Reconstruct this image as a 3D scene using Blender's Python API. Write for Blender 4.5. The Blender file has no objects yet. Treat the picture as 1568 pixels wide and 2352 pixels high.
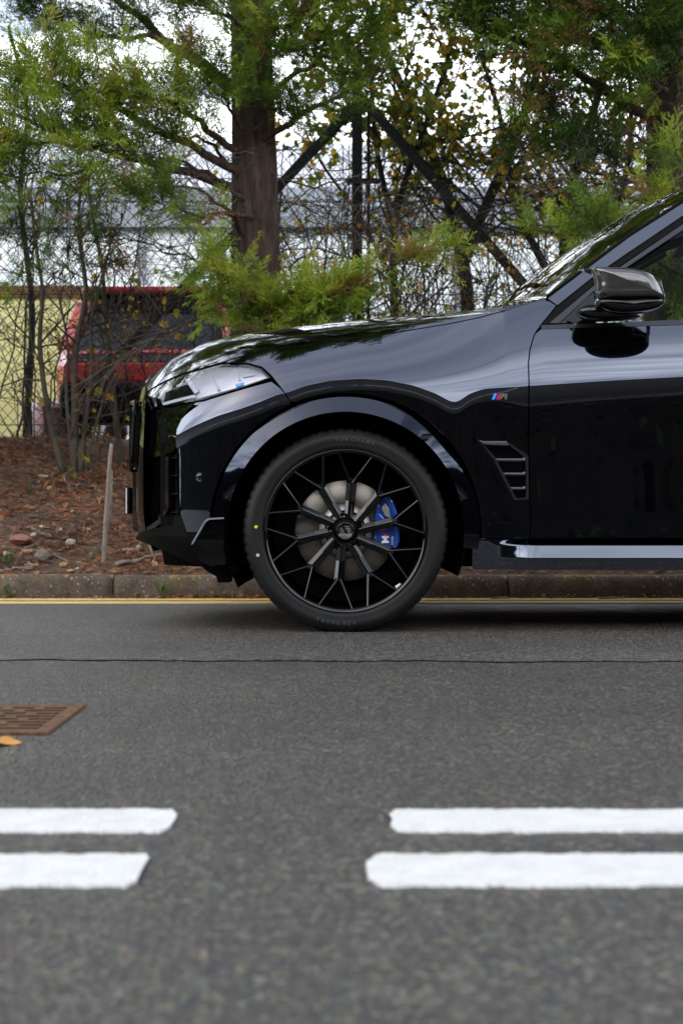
import bpy, bmesh, math, random
import numpy as np
from mathutils import Vector, Matrix, Euler
from mathutils.geometry import delaunay_2d_cdt

random.seed(7)
RNG = np.random.default_rng(11)
R = math.radians
SC = bpy.context.scene
COL = SC.collection

# ------------------------------------------------------------------ camera
FPX, CX, CY, CAMH = 3600.0, 784.0, 1176.0, 0.449      # focal length in photo pixels, centre, eye height
cam_d = bpy.data.cameras.new('camera')
cam = bpy.data.objects.new('camera', cam_d)
COL.objects.link(cam)
cam.location = (0, 0, CAMH)
cam.rotation_euler = (R(90), 0, 0)
cam_d.sensor_fit = 'VERTICAL'
cam_d.sensor_height = 36
cam_d.sensor_width = 24
cam_d.lens = FPX / 2352 * 36
cam_d.clip_start = 0.05
cam_d.clip_end = 2000
cam_d.dof.use_dof = True
cam_d.dof.focus_distance = 5.85
cam_d.dof.aperture_fstop = 5.0
SC.camera = cam

# ------------------------------------------------------------------ sky, sun, exposure
SUN_EL, SUN_AZ = R(50), R(248)          # azimuth measured from +Y, clockwise (to the left, a little behind the camera)
world = bpy.data.worlds.new('World')
SC.world = world
world.use_nodes = True
nt = world.node_tree
nt.nodes.clear()
N = nt.nodes.new
L = nt.links.new
out = N('ShaderNodeOutputWorld')
bg = N('ShaderNodeBackground')
bg.inputs['Strength'].default_value = 0.15
sky = N('ShaderNodeTexSky')
sky.sky_type = 'NISHITA'
sky.sun_disc = False
sky.sun_elevation = SUN_EL
sky.sun_rotation = SUN_AZ
sky.dust_density = 1.5
sky.air_density = 1.0
tc = N('ShaderNodeTexCoord')
sep = N('ShaderNodeSeparateXYZ')
L(tc.outputs['Generated'], sep.inputs[0])
den = N('ShaderNodeMath'); den.operation = 'ADD'; den.inputs[1].default_value = 0.12
ab = N('ShaderNodeMath'); ab.operation = 'ABSOLUTE'
L(sep.outputs['Z'], ab.inputs[0]); L(ab.outputs[0], den.inputs[0])
dx = N('ShaderNodeMath'); dx.operation = 'DIVIDE'
dy = N('ShaderNodeMath'); dy.operation = 'DIVIDE'
L(sep.outputs['X'], dx.inputs[0]); L(den.outputs[0], dx.inputs[1])
L(sep.outputs['Y'], dy.inputs[0]); L(den.outputs[0], dy.inputs[1])
comb = N('ShaderNodeCombineXYZ')
L(dx.outputs[0], comb.inputs[0]); L(dy.outputs[0], comb.inputs[1])
mp = N('ShaderNodeMapping'); mp.inputs['Scale'].default_value = (0.42, 1.7, 1)
L(comb.outputs[0], mp.inputs[0])
nz = N('ShaderNodeTexNoise'); nz.inputs['Scale'].default_value = 2.3; nz.inputs['Detail'].default_value = 7
nz.inputs['Roughness'].default_value = 0.62; nz.inputs['Distortion'].default_value = 0.6
L(mp.outputs[0], nz.inputs['Vector'])
ramp = N('ShaderNodeValToRGB')
ramp.color_ramp.elements[0].position = 0.39; ramp.color_ramp.elements[0].color = (0.16, 0.16, 0.16, 1)
ramp.color_ramp.elements[1].position = 0.57; ramp.color_ramp.elements[1].color = (1, 1, 1, 1)
L(nz.outputs[0], ramp.inputs[0])
mixs = N('ShaderNodeMix'); mixs.data_type = 'RGBA'
# the cloud sheet looks thicker towards the horizon, thinner overhead
mr = N('ShaderNodeMapRange'); mr.interpolation_type = 'SMOOTHSTEP'
mr.inputs['From Min'].default_value = 0.50; mr.inputs['From Max'].default_value = 0.85
mr.inputs['To Min'].default_value = 1.0; mr.inputs['To Max'].default_value = 0.10
L(ab.outputs[0], mr.inputs['Value'])
mul = N('ShaderNodeMath'); mul.operation = 'MULTIPLY'
L(ramp.outputs[0], mul.inputs[0]); L(mr.outputs[0], mul.inputs[1])
L(mul.outputs[0], mixs.inputs['Factor'])
L(sky.outputs[0], mixs.inputs['A'])
mixs.inputs['B'].default_value = (22.6, 23.4, 24.0, 1)      # high white cloud
L(mixs.outputs['Result'], bg.inputs['Color'])
L(bg.outputs[0], out.inputs['Surface'])

sun_d = bpy.data.lights.new('sun', 'SUN')
sun_d.energy = 0.9
sun_d.angle = R(130)
sun_d.color = (1.0, 0.98, 0.95)
sun = bpy.data.objects.new('sun', sun_d)
COL.objects.link(sun)
sdir = Vector((math.sin(SUN_AZ) * math.cos(SUN_EL), math.cos(SUN_AZ) * math.cos(SUN_EL), math.sin(SUN_EL)))
sun.rotation_euler = (-sdir).to_track_quat('-Z', 'Y').to_euler()
sun.location = (0, -6, 12)

SC.view_settings.view_transform = 'Standard'
SC.view_settings.look = 'None'
SC.view_settings.gamma = 1
SC.view_settings.exposure = 0.40
SC.cycles.use_denoising = True
SC.cycles.max_bounces = 8
SC.cycles.transparent_max_bounces = 16
SC.cycles.sample_clamp_indirect = 6

# ------------------------------------------------------------------ helpers
def P(px, py, Y):
    """photo pixel (1568 x 2352 frame) at distance Y -> point"""
    return Vector(((px - CX) * Y / FPX, Y, CAMH - (py - CY) * Y / FPX))

def tag(o, label=None, cat=None, group=None, kind=None):
    if label: o['label'] = label
    if cat: o['category'] = cat
    if group: o['group'] = group
    if kind: o['kind'] = kind
    return o

def empty(name, loc=(0, 0, 0), label=None, cat=None, group=None, parent=None):
    o = bpy.data.objects.new(name, None)
    o.empty_display_size = 0.1
    COL.objects.link(o)
    o.location = loc
    if parent: o.parent = parent
    return tag(o, label, cat, group)

def wloc(o):
    v = Vector((0, 0, 0))
    while o is not None:
        v = v + Vector(o.location)
        o = o.parent
    return v

def obj(name, me, mat=None, parent=None):
    o = bpy.data.objects.new(name, me)
    COL.objects.link(o)
    if mat is not None and not me.materials:
        me.materials.append(mat)
    if parent is not None:
        o.parent = parent
    return o

def mesh(name, verts, faces, mat=None, parent=None, smooth=False, normals=None):
    """verts in world space; they are made local to the parent"""
    v = np.asarray([tuple(p) for p in verts] if not isinstance(verts, np.ndarray) else verts, dtype=float)
    if parent is not None:
        v = v - np.array(wloc(parent))
    me = bpy.data.meshes.new(name)
    me.from_pydata(v.tolist(), [], faces if isinstance(faces, list) else faces.tolist())
    me.update()
    if smooth or normals is not None:
        me.polygons.foreach_set('use_smooth', [True] * len(me.polygons))
    if normals is not None:
        me.normals_split_custom_set_from_vertices([tuple(n) for n in normals])
    return obj(name, me, mat, parent)

def tris_mesh(name, V, T, mat, parent=None, attr=None, smooth=False):
    """fast triangle mesh from numpy arrays"""
    V = np.asarray(V, dtype=np.float32)
    if parent is not None:
        V = V - np.array(wloc(parent), dtype=np.float32)
    me = bpy.data.meshes.new(name)
    me.vertices.add(len(V)); me.vertices.foreach_set('co', V.ravel())
    k = T.shape[1]
    me.loops.add(T.size); me.loops.foreach_set('vertex_index', T.astype(np.int32).ravel())
    me.polygons.add(len(T))
    me.polygons.foreach_set('loop_start', np.arange(0, T.size, k, dtype=np.int32))
    me.polygons.foreach_set('loop_total', np.full(len(T), k, dtype=np.int32))
    if smooth:
        me.polygons.foreach_set('use_smooth', np.ones(len(T), dtype=bool))
    if attr is not None:
        a = me.attributes.new('tint', 'FLOAT', 'POINT')
        a.data.foreach_set('value', np.asarray(attr, dtype=np.float32))
    me.update()
    return obj(name, me, mat, parent)

class MB:
    """collects simple shapes into one mesh"""
    def __init__(self): self.v = []; self.f = []
    def add(self, vs, fs):
        b = len(self.v)
        self.v += [tuple(p) for p in vs]
        self.f += [tuple(i + b for i in f) for f in fs]
    def box(self, lo, hi, m=None):
        x0, y0, z0 = lo; x1, y1, z1 = hi
        vs = [(x0,y0,z0),(x1,y0,z0),(x1,y1,z0),(x0,y1,z0),(x0,y0,z1),(x1,y0,z1),(x1,y1,z1),(x0,y1,z1)]
        if m is not None: vs = [m @ Vector(p) for p in vs]
        self.add(vs, [(0,3,2,1),(4,5,6,7),(0,1,5,4),(1,2,6,5),(2,3,7,6),(3,0,4,7)])
    def tube(self, pts, rad, n=6, cap=True):
        pts = [Vector(p) for p in pts]
        if not hasattr(rad, '__len__'): rad = [rad] * len(pts)
        vs = []; fs = []
        u = None
        for i, p in enumerate(pts):
            d = (pts[min(i+1, len(pts)-1)] - pts[max(i-1, 0)])
            if d.length < 1e-9: d = Vector((0, 0, 1))
            d.normalize()
            if u is None:
                u = d.orthogonal().normalized()
            else:
                u = (u - d * u.dot(d))
                u = u.normalized() if u.length > 1e-6 else d.orthogonal().normalized()
            w = d.cross(u)
            for k in range(n):
                a = 2 * math.pi * k / n
                vs.append(p + (u * math.cos(a) + w * math.sin(a)) * rad[i])
        for i in range(len(pts) - 1):
            for k in range(n):
                k2 = (k + 1) % n
                fs.append((i*n+k, i*n+k2, (i+1)*n+k2, (i+1)*n+k))
        if cap:
            fs.append(tuple(range(n))[::-1]); fs.append(tuple((len(pts)-1)*n + k for k in range(n)))
        self.add(vs, fs)
    def prism(self, poly, d):
        """poly: 3-D outline, extruded by vector d"""
        n = len(poly)
        vs = [Vector(p) for p in poly] + [Vector(p) + Vector(d) for p in poly]
        fs = [tuple(range(n)), tuple(range(2*n-1, n-1, -1))]
        fs += [(i, i+n, (i+1) % n + n, (i+1) % n) for i in range(n)]
        self.add(vs, fs)
    def build(self, name, mat, parent=None, smooth=False):
        return mesh(name, self.v, self.f, mat, parent, smooth)

def lathe(profile, n, center, axis='Y', a0=0.0, a1=2*math.pi, close=None):
    """profile: list of (axial, radius); revolves about the Y axis through center"""
    full = abs(a1 - a0 - 2*math.pi) < 1e-6
    m = n if full else n + 1
    vs = []; fs = []
    for i in range(m):
        a = a0 + (a1 - a0) * i / n
        for (ax, r) in profile:
            vs.append((center[0] + r*math.sin(a), center[1] + ax, center[2] + r*math.cos(a)))
    k = len(profile)
    for i in range(n):
        j = (i + 1) % m
        for q in range(k - 1):
            fs.append((i*k+q, i*k+q+1, j*k+q+1, j*k+q))
    return vs, fs

def rounded(o, w=0.004, seg=2):
    b = o.modifiers.new('edge', 'BEVEL'); b.width = w; b.segments = seg; b.limit_method = 'ANGLE'; b.angle_limit = R(35)
    return o

# ------------------------------------------------------------------ materials
class Mat:
    """thin wrapper to wire node materials quickly"""
    def __init__(self, name, color=(0.5, 0.5, 0.5), rough=0.5, metal=0.0, **kw):
        self.m = bpy.data.materials.new(name)
        self.m.use_nodes = True
        self.t = self.m.node_tree
        self.b = self.t.nodes['Principled BSDF']
        self.b.inputs['Base Color'].default_value = (*color, 1)
        self.b.inputs['Roughness'].default_value = rough
        self.b.inputs['Metallic'].default_value = metal
        for k, v in kw.items():
            self.b.inputs[k.replace('_', ' ')].default_value = v
    def n(self, typ, **kw):
        q = self.t.nodes.new(typ)
        for k, v in kw.items(): setattr(q, k, v)
        return q
    def l(self, a, b): self.t.links.new(a, b)
    def coord(self, scale=(1, 1, 1), kind='Object'):
        t = self.n('ShaderNodeTexCoord'); mpp = self.n('ShaderNodeMapping')
        mpp.inputs['Scale'].default_value = scale
        self.l(t.outputs[kind], mpp.inputs[0])
        return mpp.outputs[0]
    def noise(self, vec, scale, detail=4, rough=0.55):
        q = self.n('ShaderNodeTexNoise'); q.inputs['Scale'].default_value = scale
        q.inputs['Detail'].default_value = detail; q.inputs['Roughness'].default_value = rough
        if vec is not None: self.l(vec, q.inputs['Vector'])
        return q.outputs[0]
    def voronoi(self, vec, scale, out='Color', feature='F1'):
        q = self.n('ShaderNodeTexVoronoi'); q.inputs['Scale'].default_value = scale; q.feature = feature
        self.l(vec, q.inputs['Vector'])
        return q.outputs[out]
    def ramp(self, fac, stops):
        q = self.n('ShaderNodeValToRGB')
        e = q.color_ramp.elements
        while len(e) < len(stops): e.new(0.5)
        for i, (p, c) in enumerate(stops):
            e[i].position = p; e[i].color = (*c, 1) if len(c) == 3 else c
        self.l(fac, q.inputs[0])
        return q.outputs[0]
    def mix(self, fac, a, b, blend='MIX'):
        q = self.n('ShaderNodeMix'); q.data_type = 'RGBA'; q.blend_type = blend
        for s, v in (('Factor', fac), ('A', a), ('B', b)):
            if isinstance(v, (int, float)): q.inputs[s].default_value = v
            elif isinstance(v, tuple): q.inputs[s].default_value = (*v, 1)
            else: self.l(v, q.inputs[s])
        return q.outputs['Result']
    def color(self, s): self.l(s, self.b.inputs['Base Color']); return self
    def rough(self, s): self.l(s, self.b.inputs['Roughness']); return self
    def bump(self, h, strength=0.5, dist=0.01):
        q = self.n('ShaderNodeBump'); q.inputs['Strength'].default_value = strength; q.inputs['Distance'].default_value = dist
        self.l(h, q.inputs['Height']); self.l(q.outputs[0], self.b.inputs['Normal']); return self

def g3(v): return (v, v, v)
M = {}
# car paint: very dark blue-black metallic under clear coat
q = Mat('carbon_black_paint', (0.005, 0.014, 0.042), 0.10, 1.0); q.b.inputs['Specular Tint'].default_value = (0.25, 0.3, 0.4, 1)
q.b.inputs['Coat Weight'].default_value = 1; q.b.inputs['Coat Roughness'].default_value = 0.012; q.b.inputs['Coat IOR'].default_value = 1.92
M['paint'] = q.m
q = Mat('dimmed_body_paint', (0.003, 0.008, 0.024), 0.12, 1.0); q.b.inputs['Coat Weight'].default_value = 1; q.b.inputs['Coat Roughness'].default_value = 0.02; q.b.inputs['Coat IOR'].default_value = 1.5  # body paint made darker and duller, to dim the sky on the arch
M['arch'] = q.m
q = Mat('gloss_black', (0.0015, 0.0015, 0.002), 0.2); q.b.inputs['Specular IOR Level'].default_value = 0.0; q.b.inputs['Coat Weight'].default_value = 1; q.b.inputs['Coat Roughness'].default_value = 0.02
M['gloss'] = q.m
q = Mat('wheel_gloss_black', (0.0015, 0.0015, 0.0015), 0.3); q.b.inputs['Specular IOR Level'].default_value = 0.0; q.b.inputs['Coat Weight'].default_value = 1.0; q.b.inputs['Coat Roughness'].default_value = 0.03
M['wheel'] = q.m
M['matt'] = Mat('matt_black_plastic', (0.003, 0.003, 0.003), 0.5, Specular_IOR_Level=0.08).m
M['under'] = Mat('underbody_black', (0.003, 0.003, 0.003), 0.9, Specular_IOR_Level=0.05).m
M['interior'] = Mat('dark_interior', (0.012, 0.012, 0.013), 0.75).m
q = Mat('tyre_rubber', (0.012, 0.0125, 0.013), 0.58); q.b.inputs['Specular IOR Level'].default_value = 0.26
c = q.coord(); n1 = q.noise(c, 9, 5)
q.color(q.ramp(n1, [(0.3, (0.005, 0.005, 0.0055)), (0.75, (0.011, 0.0105, 0.010))])); q.bump(q.noise(c, 260, 2), 0.12, 0.002)
M['tyre'] = q.m
M['tyre_letter'] = Mat('tyre_letter_rubber', (0.040, 0.040, 0.040), 0.6).m
q = Mat('brake_disc_steel', (0.42, 0.38, 0.33), 0.36, 1.0)
t = q.n('ShaderNodeTexCoord'); sp = q.n('ShaderNodeSeparateXYZ'); q.l(t.outputs['Object'], sp.inputs[0])
cb = q.n('ShaderNodeCombineXYZ'); q.l(sp.outputs['X'], cb.inputs[0]); q.l(sp.outputs['Z'], cb.inputs[1])
ln = q.n('ShaderNodeVectorMath', operation='LENGTH'); q.l(cb.outputs[0], ln.inputs[0])
cb2 = q.n('ShaderNodeCombineXYZ'); q.l(ln.outputs['Value'], cb2.inputs[0])
rn = q.noise(cb2.outputs[0], 320, 3, 0.7)
q.color(q.ramp(rn, [(0.35, (0.10, 0.086, 0.072)), (0.55, (0.20, 0.178, 0.152)), (0.8, (0.28, 0.25, 0.215))])); q.bump(rn, 0.25, 0.001)
M['disc'] = q.m
q = Mat('caliper_blue', (0.010, 0.070, 0.40), 0.28, 0.4); q.b.inputs['Coat Weight'].default_value = 1; q.b.inputs['Coat Roughness'].default_value = 0.06
M['caliper'] = q.m
M['chrome'] = Mat('silver_metal', (0.75, 0.75, 0.75), 0.2, 1.0).m
M['steel'] = Mat('dull_steel', (0.32, 0.30, 0.27), 0.45, 1.0).m
M['white'] = Mat('white_paint', (0.8, 0.8, 0.8), 0.45).m
M['lightblue'] = Mat('badge_light_blue', (0.06, 0.40, 0.90), 0.3).m
M['darkblue'] = Mat('badge_dark_blue', (0.01, 0.04, 0.35), 0.3).m
M['red'] = Mat('badge_red', (0.75, 0.01, 0.01), 0.3).m
M['yellowdot'] = Mat('yellow_dot', (0.75, 0.5, 0.02), 0.6).m
M['trim'] = Mat('dark_trim', (0.05, 0.05, 0.055), 0.18, 0.7).m
q = Mat('carbon_fibre', (0.02, 0.02, 0.02), 0.25)
c = q.coord((1, 1, 1)); w = q.n('ShaderNodeTexWave', wave_type='BANDS', bands_direction='DIAGONAL'); w.inputs['Scale'].default_value = 95; w.inputs['Distortion'].default_value = 0.3
q.l(c, w.inputs['Vector'])
q.color(q.ramp(w.outputs[0], [(0.3, (0.010, 0.009, 0.009)), (0.75, (0.075, 0.066, 0.064))])); q.b.inputs['Metallic'].default_value = 0.4
q.b.inputs['Coat Weight'].default_value = 1; q.b.inputs['Coat Roughness'].default_value = 0.02; q.b.inputs['Coat IOR'].default_value = 1.7
M['carbon'] = q.m
M['lampsilver'] = Mat('lamp_reflector_sheen', (0.66, 0.67, 0.72), 0.28, 0.6).m
M['edge_glint'] = Mat('painted_edge_glint', (0.22, 0.24, 0.27), 0.35, 0.3).m  # pale grey: edge highlights put into the colour
M['lampdark'] = Mat('lamp_housing', (0.02, 0.02, 0.022), 0.25, 0.3).m
M['lamppipe'] = Mat('lamp_light_guide', (0.55, 0.57, 0.62), 0.25).m

def glass_mat(name, tint, ior=1.5, rough=0.0):
    m = bpy.data.materials.new(name); m.use_nodes = True
    t = m.node_tree; t.nodes.clear()
    o = t.nodes.new('ShaderNodeOutputMaterial'); mx = t.nodes.new('ShaderNodeMixShader')
    fr = t.nodes.new('ShaderNodeFresnel'); fr.inputs[0].default_value = ior
    tr = t.nodes.new('ShaderNodeBsdfTransparent'); tr.inputs[0].default_value = (*tint, 1)
    gl = t.nodes.new('ShaderNodeBsdfGlossy'); gl.inputs['Roughness'].default_value = rough
    t.links.new(fr.outputs[0], mx.inputs[0]); t.links.new(tr.outputs[0], mx.inputs[1]); t.links.new(gl.outputs[0], mx.inputs[2])
    t.links.new(mx.outputs[0], o.inputs[0])
    return m
M['glass'] = glass_mat('tinted_glass', (0.62, 0.66, 0.64), 1.16)
M['screen_glass'] = glass_mat('windscreen_glass', (0.60, 0.64, 0.62), 1.75)
M['lens'] = glass_mat('headlamp_lens', (0.90, 0.91, 0.93), 1.45)

# ground materials
def asphalt_mat(name, gain, hmix):
    q = Mat(name, g3(0.07), 0.52); q.b.inputs['Specular IOR Level'].default_value = 0.75
    c = q.coord()
    v1 = q.voronoi(c, 135); v2 = q.voronoi(c, 300)
    bw = q.n('ShaderNodeRGBToBW'); q.l(v1, bw.inputs[0]); bw2 = q.n('ShaderNodeRGBToBW'); q.l(v2, bw2.inputs[0])
    s1 = q.ramp(bw.outputs[0], [(0.1, (0.012, 0.0113, 0.0108)), (0.42, (0.050, 0.0455, 0.0425)), (0.62, (0.112, 0.097, 0.088)), (0.78, (0.225, 0.198, 0.180)), (0.95, (0.40, 0.375, 0.35))])
    s2 = q.ramp(bw2.outputs[0], [(0.2, (0.021, 0.020, 0.0195)), (0.55, (0.056, 0.050, 0.045)), (0.85, (0.10, 0.092, 0.087))])
    base = q.mix(0.22, s1, s2)
    hue = q.mix(hmix, base, v1, 'SOFT_LIGHT')
    big = q.noise(c, 0.9, 5); big = q.ramp(big, [(0.3, g3(0.52)), (0.7, g3(0.76))])
    hue = q.mix(1.0, hue, big, 'MULTIPLY')
    trk = q.ramp(q.noise(q.coord((0.10, 1.6, 1)), 1.0, 5, 0.6), [(0.3, g3(0.80)), (0.7, g3(1.12))]); hue = q.mix(1.0, hue, trk, 'MULTIPLY')
    stn = q.ramp(q.noise(c, 2.6, 6, 0.7), [(0.30, g3(0.70)), (0.42, g3(1.0))]); hue = q.mix(1.0, hue, stn, 'MULTIPLY')
    hue = q.mix(1.0, hue, gain, 'MULTIPLY'); q.color(hue)
    d1 = q.voronoi(c, 135, 'Distance'); q.bump(d1, 0.8, 0.008)
    return q.m
M['asphalt'] = asphalt_mat('asphalt', (0.74, 0.665, 0.615), 0.42)
M['asphalt_strip'] = asphalt_mat('asphalt_strip', (1.06, 1.0, 0.96), 0.26)
def road_paint(name, col, wear):
    q = Mat(name, col, 0.6)
    c = q.coord(); n = q.noise(c, 55, 6, 0.75); n2 = q.noise(c, 6, 3)
    sm = q.n('ShaderNodeMath', operation='ADD'); q.l(n, sm.inputs[0]); q.l(n2, sm.inputs[1])
    dark = tuple(x * 0.35 for x in col)
    base = q.ramp(sm.outputs[0], [(wear, dark), (wear + 0.08, tuple(x * 0.88 for x in col)), (min(wear + 0.5, 1.0), col)])
    vv = q.voronoi(c, 135, 'Distance'); grime = q.ramp(q.noise(c, 17, 5, 0.7), [(0.35, g3(0.86)), (0.6, g3(1.0))])
    q.color(q.mix(1.0, base, grime, 'MULTIPLY'))
    q.bump(vv, 0.5, 0.004)
    return q.m
M['whiteline'] = road_paint('white_road_paint', (0.64, 0.635, 0.62), 0.50)
M['yellowline'] = road_paint('yellow_road_paint', (0.72, 0.50, 0.17), 0.62)
M['crack'] = Mat('tar_crack_slot_shade', (0.016, 0.015, 0.014), 0.9, Specular_IOR_Level=0.1).m
q = Mat('soil', (0.1, 0.06, 0.04), 0.95)
c = q.coord(); n1 = q.noise(c, 3.0, 6); n2 = q.noise(c, 28, 5, 0.7); n3 = q.voronoi(c, 70)
b1 = q.ramp(n1, [(0.3, (0.065, 0.042, 0.030)), (0.5, (0.125, 0.074, 0.048)), (0.7, (0.19, 0.11, 0.066))])
b2 = q.ramp(n2, [(0.35, g3(0.5)), (0.65, g3(1.25))])
q.color(q.mix(1.0, b1, b2, 'MULTIPLY')); q.bump(n2, 0.9, 0.03)
M['soil'] = q.m
q = Mat('yard_ground', (0.14, 0.135, 0.13), 0.95)
c = q.coord(); n1 = q.noise(c, 1.5, 6); q.color(q.ramp(n1, [(0.3, (0.09, 0.085, 0.08)), (0.7, (0.17, 0.16, 0.155))]))
M['yard'] = q.m
q = Mat('kerb_concrete', (0.2, 0.18, 0.16), 0.9)
c = q.coord(); n1 = q.noise(c, 7, 6, 0.65); n2 = q.noise(c, 70, 4, 0.7); n3 = q.noise(c, 4.2, 4, 0.6); v3 = q.voronoi(c, 95)
bwk = q.n('ShaderNodeRGBToBW'); q.l(v3, bwk.inputs[0])
b1 = q.ramp(n1, [(0.28, (0.050, 0.034, 0.024)), (0.5, (0.110, 0.080, 0.057)), (0.72, (0.17, 0.130, 0.096))])
b2 = q.ramp(n2, [(0.3, g3(0.55)), (0.7, g3(1.2))])
st = q.mix(1.0, b1, b2, 'MULTIPLY')
st = q.mix(q.ramp(bwk.outputs[0], [(0.86, g3(0)), (0.92, g3(0.55))]), st, (0.40, 0.37, 0.34))
sxyz = q.n('ShaderNodeSeparateXYZ'); q.l(c, sxyz.inputs[0])
lich = q.noise(c, 11, 6, 0.7)
lm = q.n('ShaderNodeMath', operation='MULTIPLY_ADD'); q.l(sxyz.outputs['Z'], lm.inputs[0]); lm.inputs[1].default_value = 2.2; q.l(lich, lm.inputs[2])
st = q.mix(q.ramp(lm.outputs[0], [(0.80, g3(0)), (0.86, g3(0.85))]), st, (0.40, 0.25, 0.03))
mos = q.noise(c, 5.3, 5, 0.6)
st = q.mix(q.ramp(mos, [(0.56, g3(0)), (0.68, g3(0.5))]), st, (0.085, 0.07, 0.018))
q.color(st); q.bump(n2, 0.7, 0.008)
M['kerb'] = q.m
# ------------------------------------------------------------------ setting: road, kerb, bank, ground
KERB_Y, KERB_TOP, FENCE_Y, YARD_Z = 8.07, 0.122, 10.8, 1.0
def bank_z(x, Y):
    """height of the bank behind the kerb"""
    x = np.asarray(x, float); Y = np.asarray(Y, float)
    s = np.clip((Y - 8.25) / (FENCE_Y - 8.25), 0, 1)
    z = KERB_TOP - 0.004 + (YARD_Z - 0.04 - KERB_TOP) * s
    n = 0.025*np.sin(2.1*x + 1.3*Y) + 0.018*np.sin(5.3*x - 3.1*Y + 1) + 0.012*np.sin(9.7*x + 7.3*Y) + 0.008*np.sin(17*x - 13*Y)
    z = z + n * np.clip((Y - 8.25) / 0.5, 0, 1) * np.clip((13.5 - Y) / 2, 0, 1)
    return z + 0.04 * np.clip((Y - FENCE_Y) / 1.5, 0, 1)
def bank_hit(px, py):
    """where the ray through a pixel meets the bank"""
    Y = np.linspace(8.22, 12.5, 900)
    x = (px - CX) * Y / FPX; z = CAMH - (py - CY) * Y / FPX
    i = np.argmax(z <= bank_z(x, Y)) if np.any(z <= bank_z(x, Y)) else len(Y) - 1
    return Vector((x[i], Y[i], float(bank_z(x[i], Y[i]))))
def road_hit(px, py):
    Y = FPX * CAMH / (py - CY)
    return Vector(((px - CX) * Y / FPX, Y, 0.0))

# ground sheet: far field, everything beyond the road on both sides
rows = [(-400, 0.5), (-60, 0.3), (-7.0, 0.10), (-5.6, 0.10), (-5.4, -0.03), (8.05, -0.03), (8.24, KERB_TOP-0.05),
        (10.8, YARD_Z-0.13), (13.0, YARD_Z-0.03), (60, YARD_Z), (900, 2.0)]
gv = []; gf = []
xs_ = [-900, -60, -8, 8, 60, 900]
for (Y, z) in rows:
    for x in xs_: gv.append((x, Y, z))
for i in range(len(rows)-1):
    for j in range(len(xs_)-1):
        a = i*len(xs_)+j; gf.append((a, a+1, a+1+len(xs_), a+len(xs_)))
g = mesh('ground', gv, gf, M['yard']); tag(g, kind='structure')

road = mesh('road', [(-150, -5.45, 0), (150, -5.45, 0), (150, KERB_Y+0.02, 0), (-150, KERB_Y+0.02, 0)], [(0, 1, 2, 3)], M['asphalt'])
tag(road, kind='structure')

# the resurfaced strip along the kerb, a thin layer on the road with a slightly wandering joint
rr = random.Random(5); w = 0; JOINT = []
for i in range(341):
    x = -3.4+6.8*i/340; w = w*0.85+rr.gauss(0, 0.0075); JOINT.append((x, 4.71-0.022*x+w))
jp = [(-150, 4.78)]+JOINT+[(150, 4.62)]
vs = []
for (x, y) in jp: vs += [(x, y, 0.003), (x, KERB_Y+0.015, 0.003)]
mesh('asphalt_strip', vs, [(2*i, 2*i+2, 2*i+3, 2*i+1) for i in range(len(jp)-1)], M['asphalt_strip'], road)
# bank with real relief
nx, ny = 260, 90
X, Y = np.meshgrid(np.concatenate([np.linspace(-40, -6, 30), np.linspace(-5.8, 6, 200), np.linspace(6.5, 40, 30)]), np.linspace(8.215, 13.2, ny))
Z = bank_z(X, Y) + RNG.normal(0, 0.006, X.shape) * (Y > 8.3)
V = np.stack([X, Y, Z], -1).reshape(-1, 3)
idx = np.arange(nx*ny).reshape(ny, nx)
T = np.stack([idx[:-1, :-1], idx[:-1, 1:], idx[1:, 1:], idx[1:, :-1]], -1).reshape(-1, 4)
bank = tris_mesh('bank', V, T, M['soil'], smooth=True); tag(bank, kind='structure')

# kerb: single stones with bevelled top edge and open joints
kerb = empty('kerb', (0, KERB_Y, 0)); tag(kerb, kind='structure')
KL = 1.016
def kerb_mesh(seed):
    rr = random.Random(seed)
    prof = [(0.0, -0.03), (0.004, 0.06), (0.010, KERB_TOP-0.028), (0.022, KERB_TOP-0.010), (0.040, KERB_TOP), (0.145, KERB_TOP+0.001), (0.147, -0.03)]
    n = 26; vs = []; fs = []
    for i in range(n+1):
        x = (KL-0.007)*i/n
        for k, (y, z) in enumerate(prof):
            j = rr.uniform(-0.0035, 0.0035) if 0 < k < 5 else 0
            e = 0.003 if i in (0, n) and k in (2, 3, 4) else 0
            vs.append((x, y + j + e*0.7, z + rr.uniform(-0.003, 0.003)*(k in (2, 3, 4)) - e))
    m = len(prof)
    for i in range(n):
        for k in range(m-1): fs.append((i*m+k, (i+1)*m+k, (i+1)*m+k+1, i*m+k+1))
    fs.append(tuple(range(m))); fs.append(tuple(n*m+k for k in range(m))[::-1])
    me = bpy.data.meshes.new('kerb_stone'); me.from_pydata(vs, [], fs); me.update()
    me.polygons.foreach_set('use_smooth', [True]*len(me.polygons)); me.materials.append(M['kerb'])
    return me
kms = [kerb_mesh(s) for s in range(6)]
jx = (260 - CX) * KERB_Y / FPX
for i in range(-9, 13):
    o = obj('kerb_stone', kms[i % 6], None, kerb); o.location = (jx + i*KL + 0.0035, random.uniform(-0.004, 0.004), random.uniform(-0.003, 0.002))
far_kerb = empty('kerb', (0, -5.45, 0)); tag(far_kerb, kind='structure')
for i in range(-8, 9):
    o = obj('kerb_stone', kms[i % 6], None, far_kerb); o.location = (i*KL, 0, 0); o.rotation_euler = (0, 0, math.pi)

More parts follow.
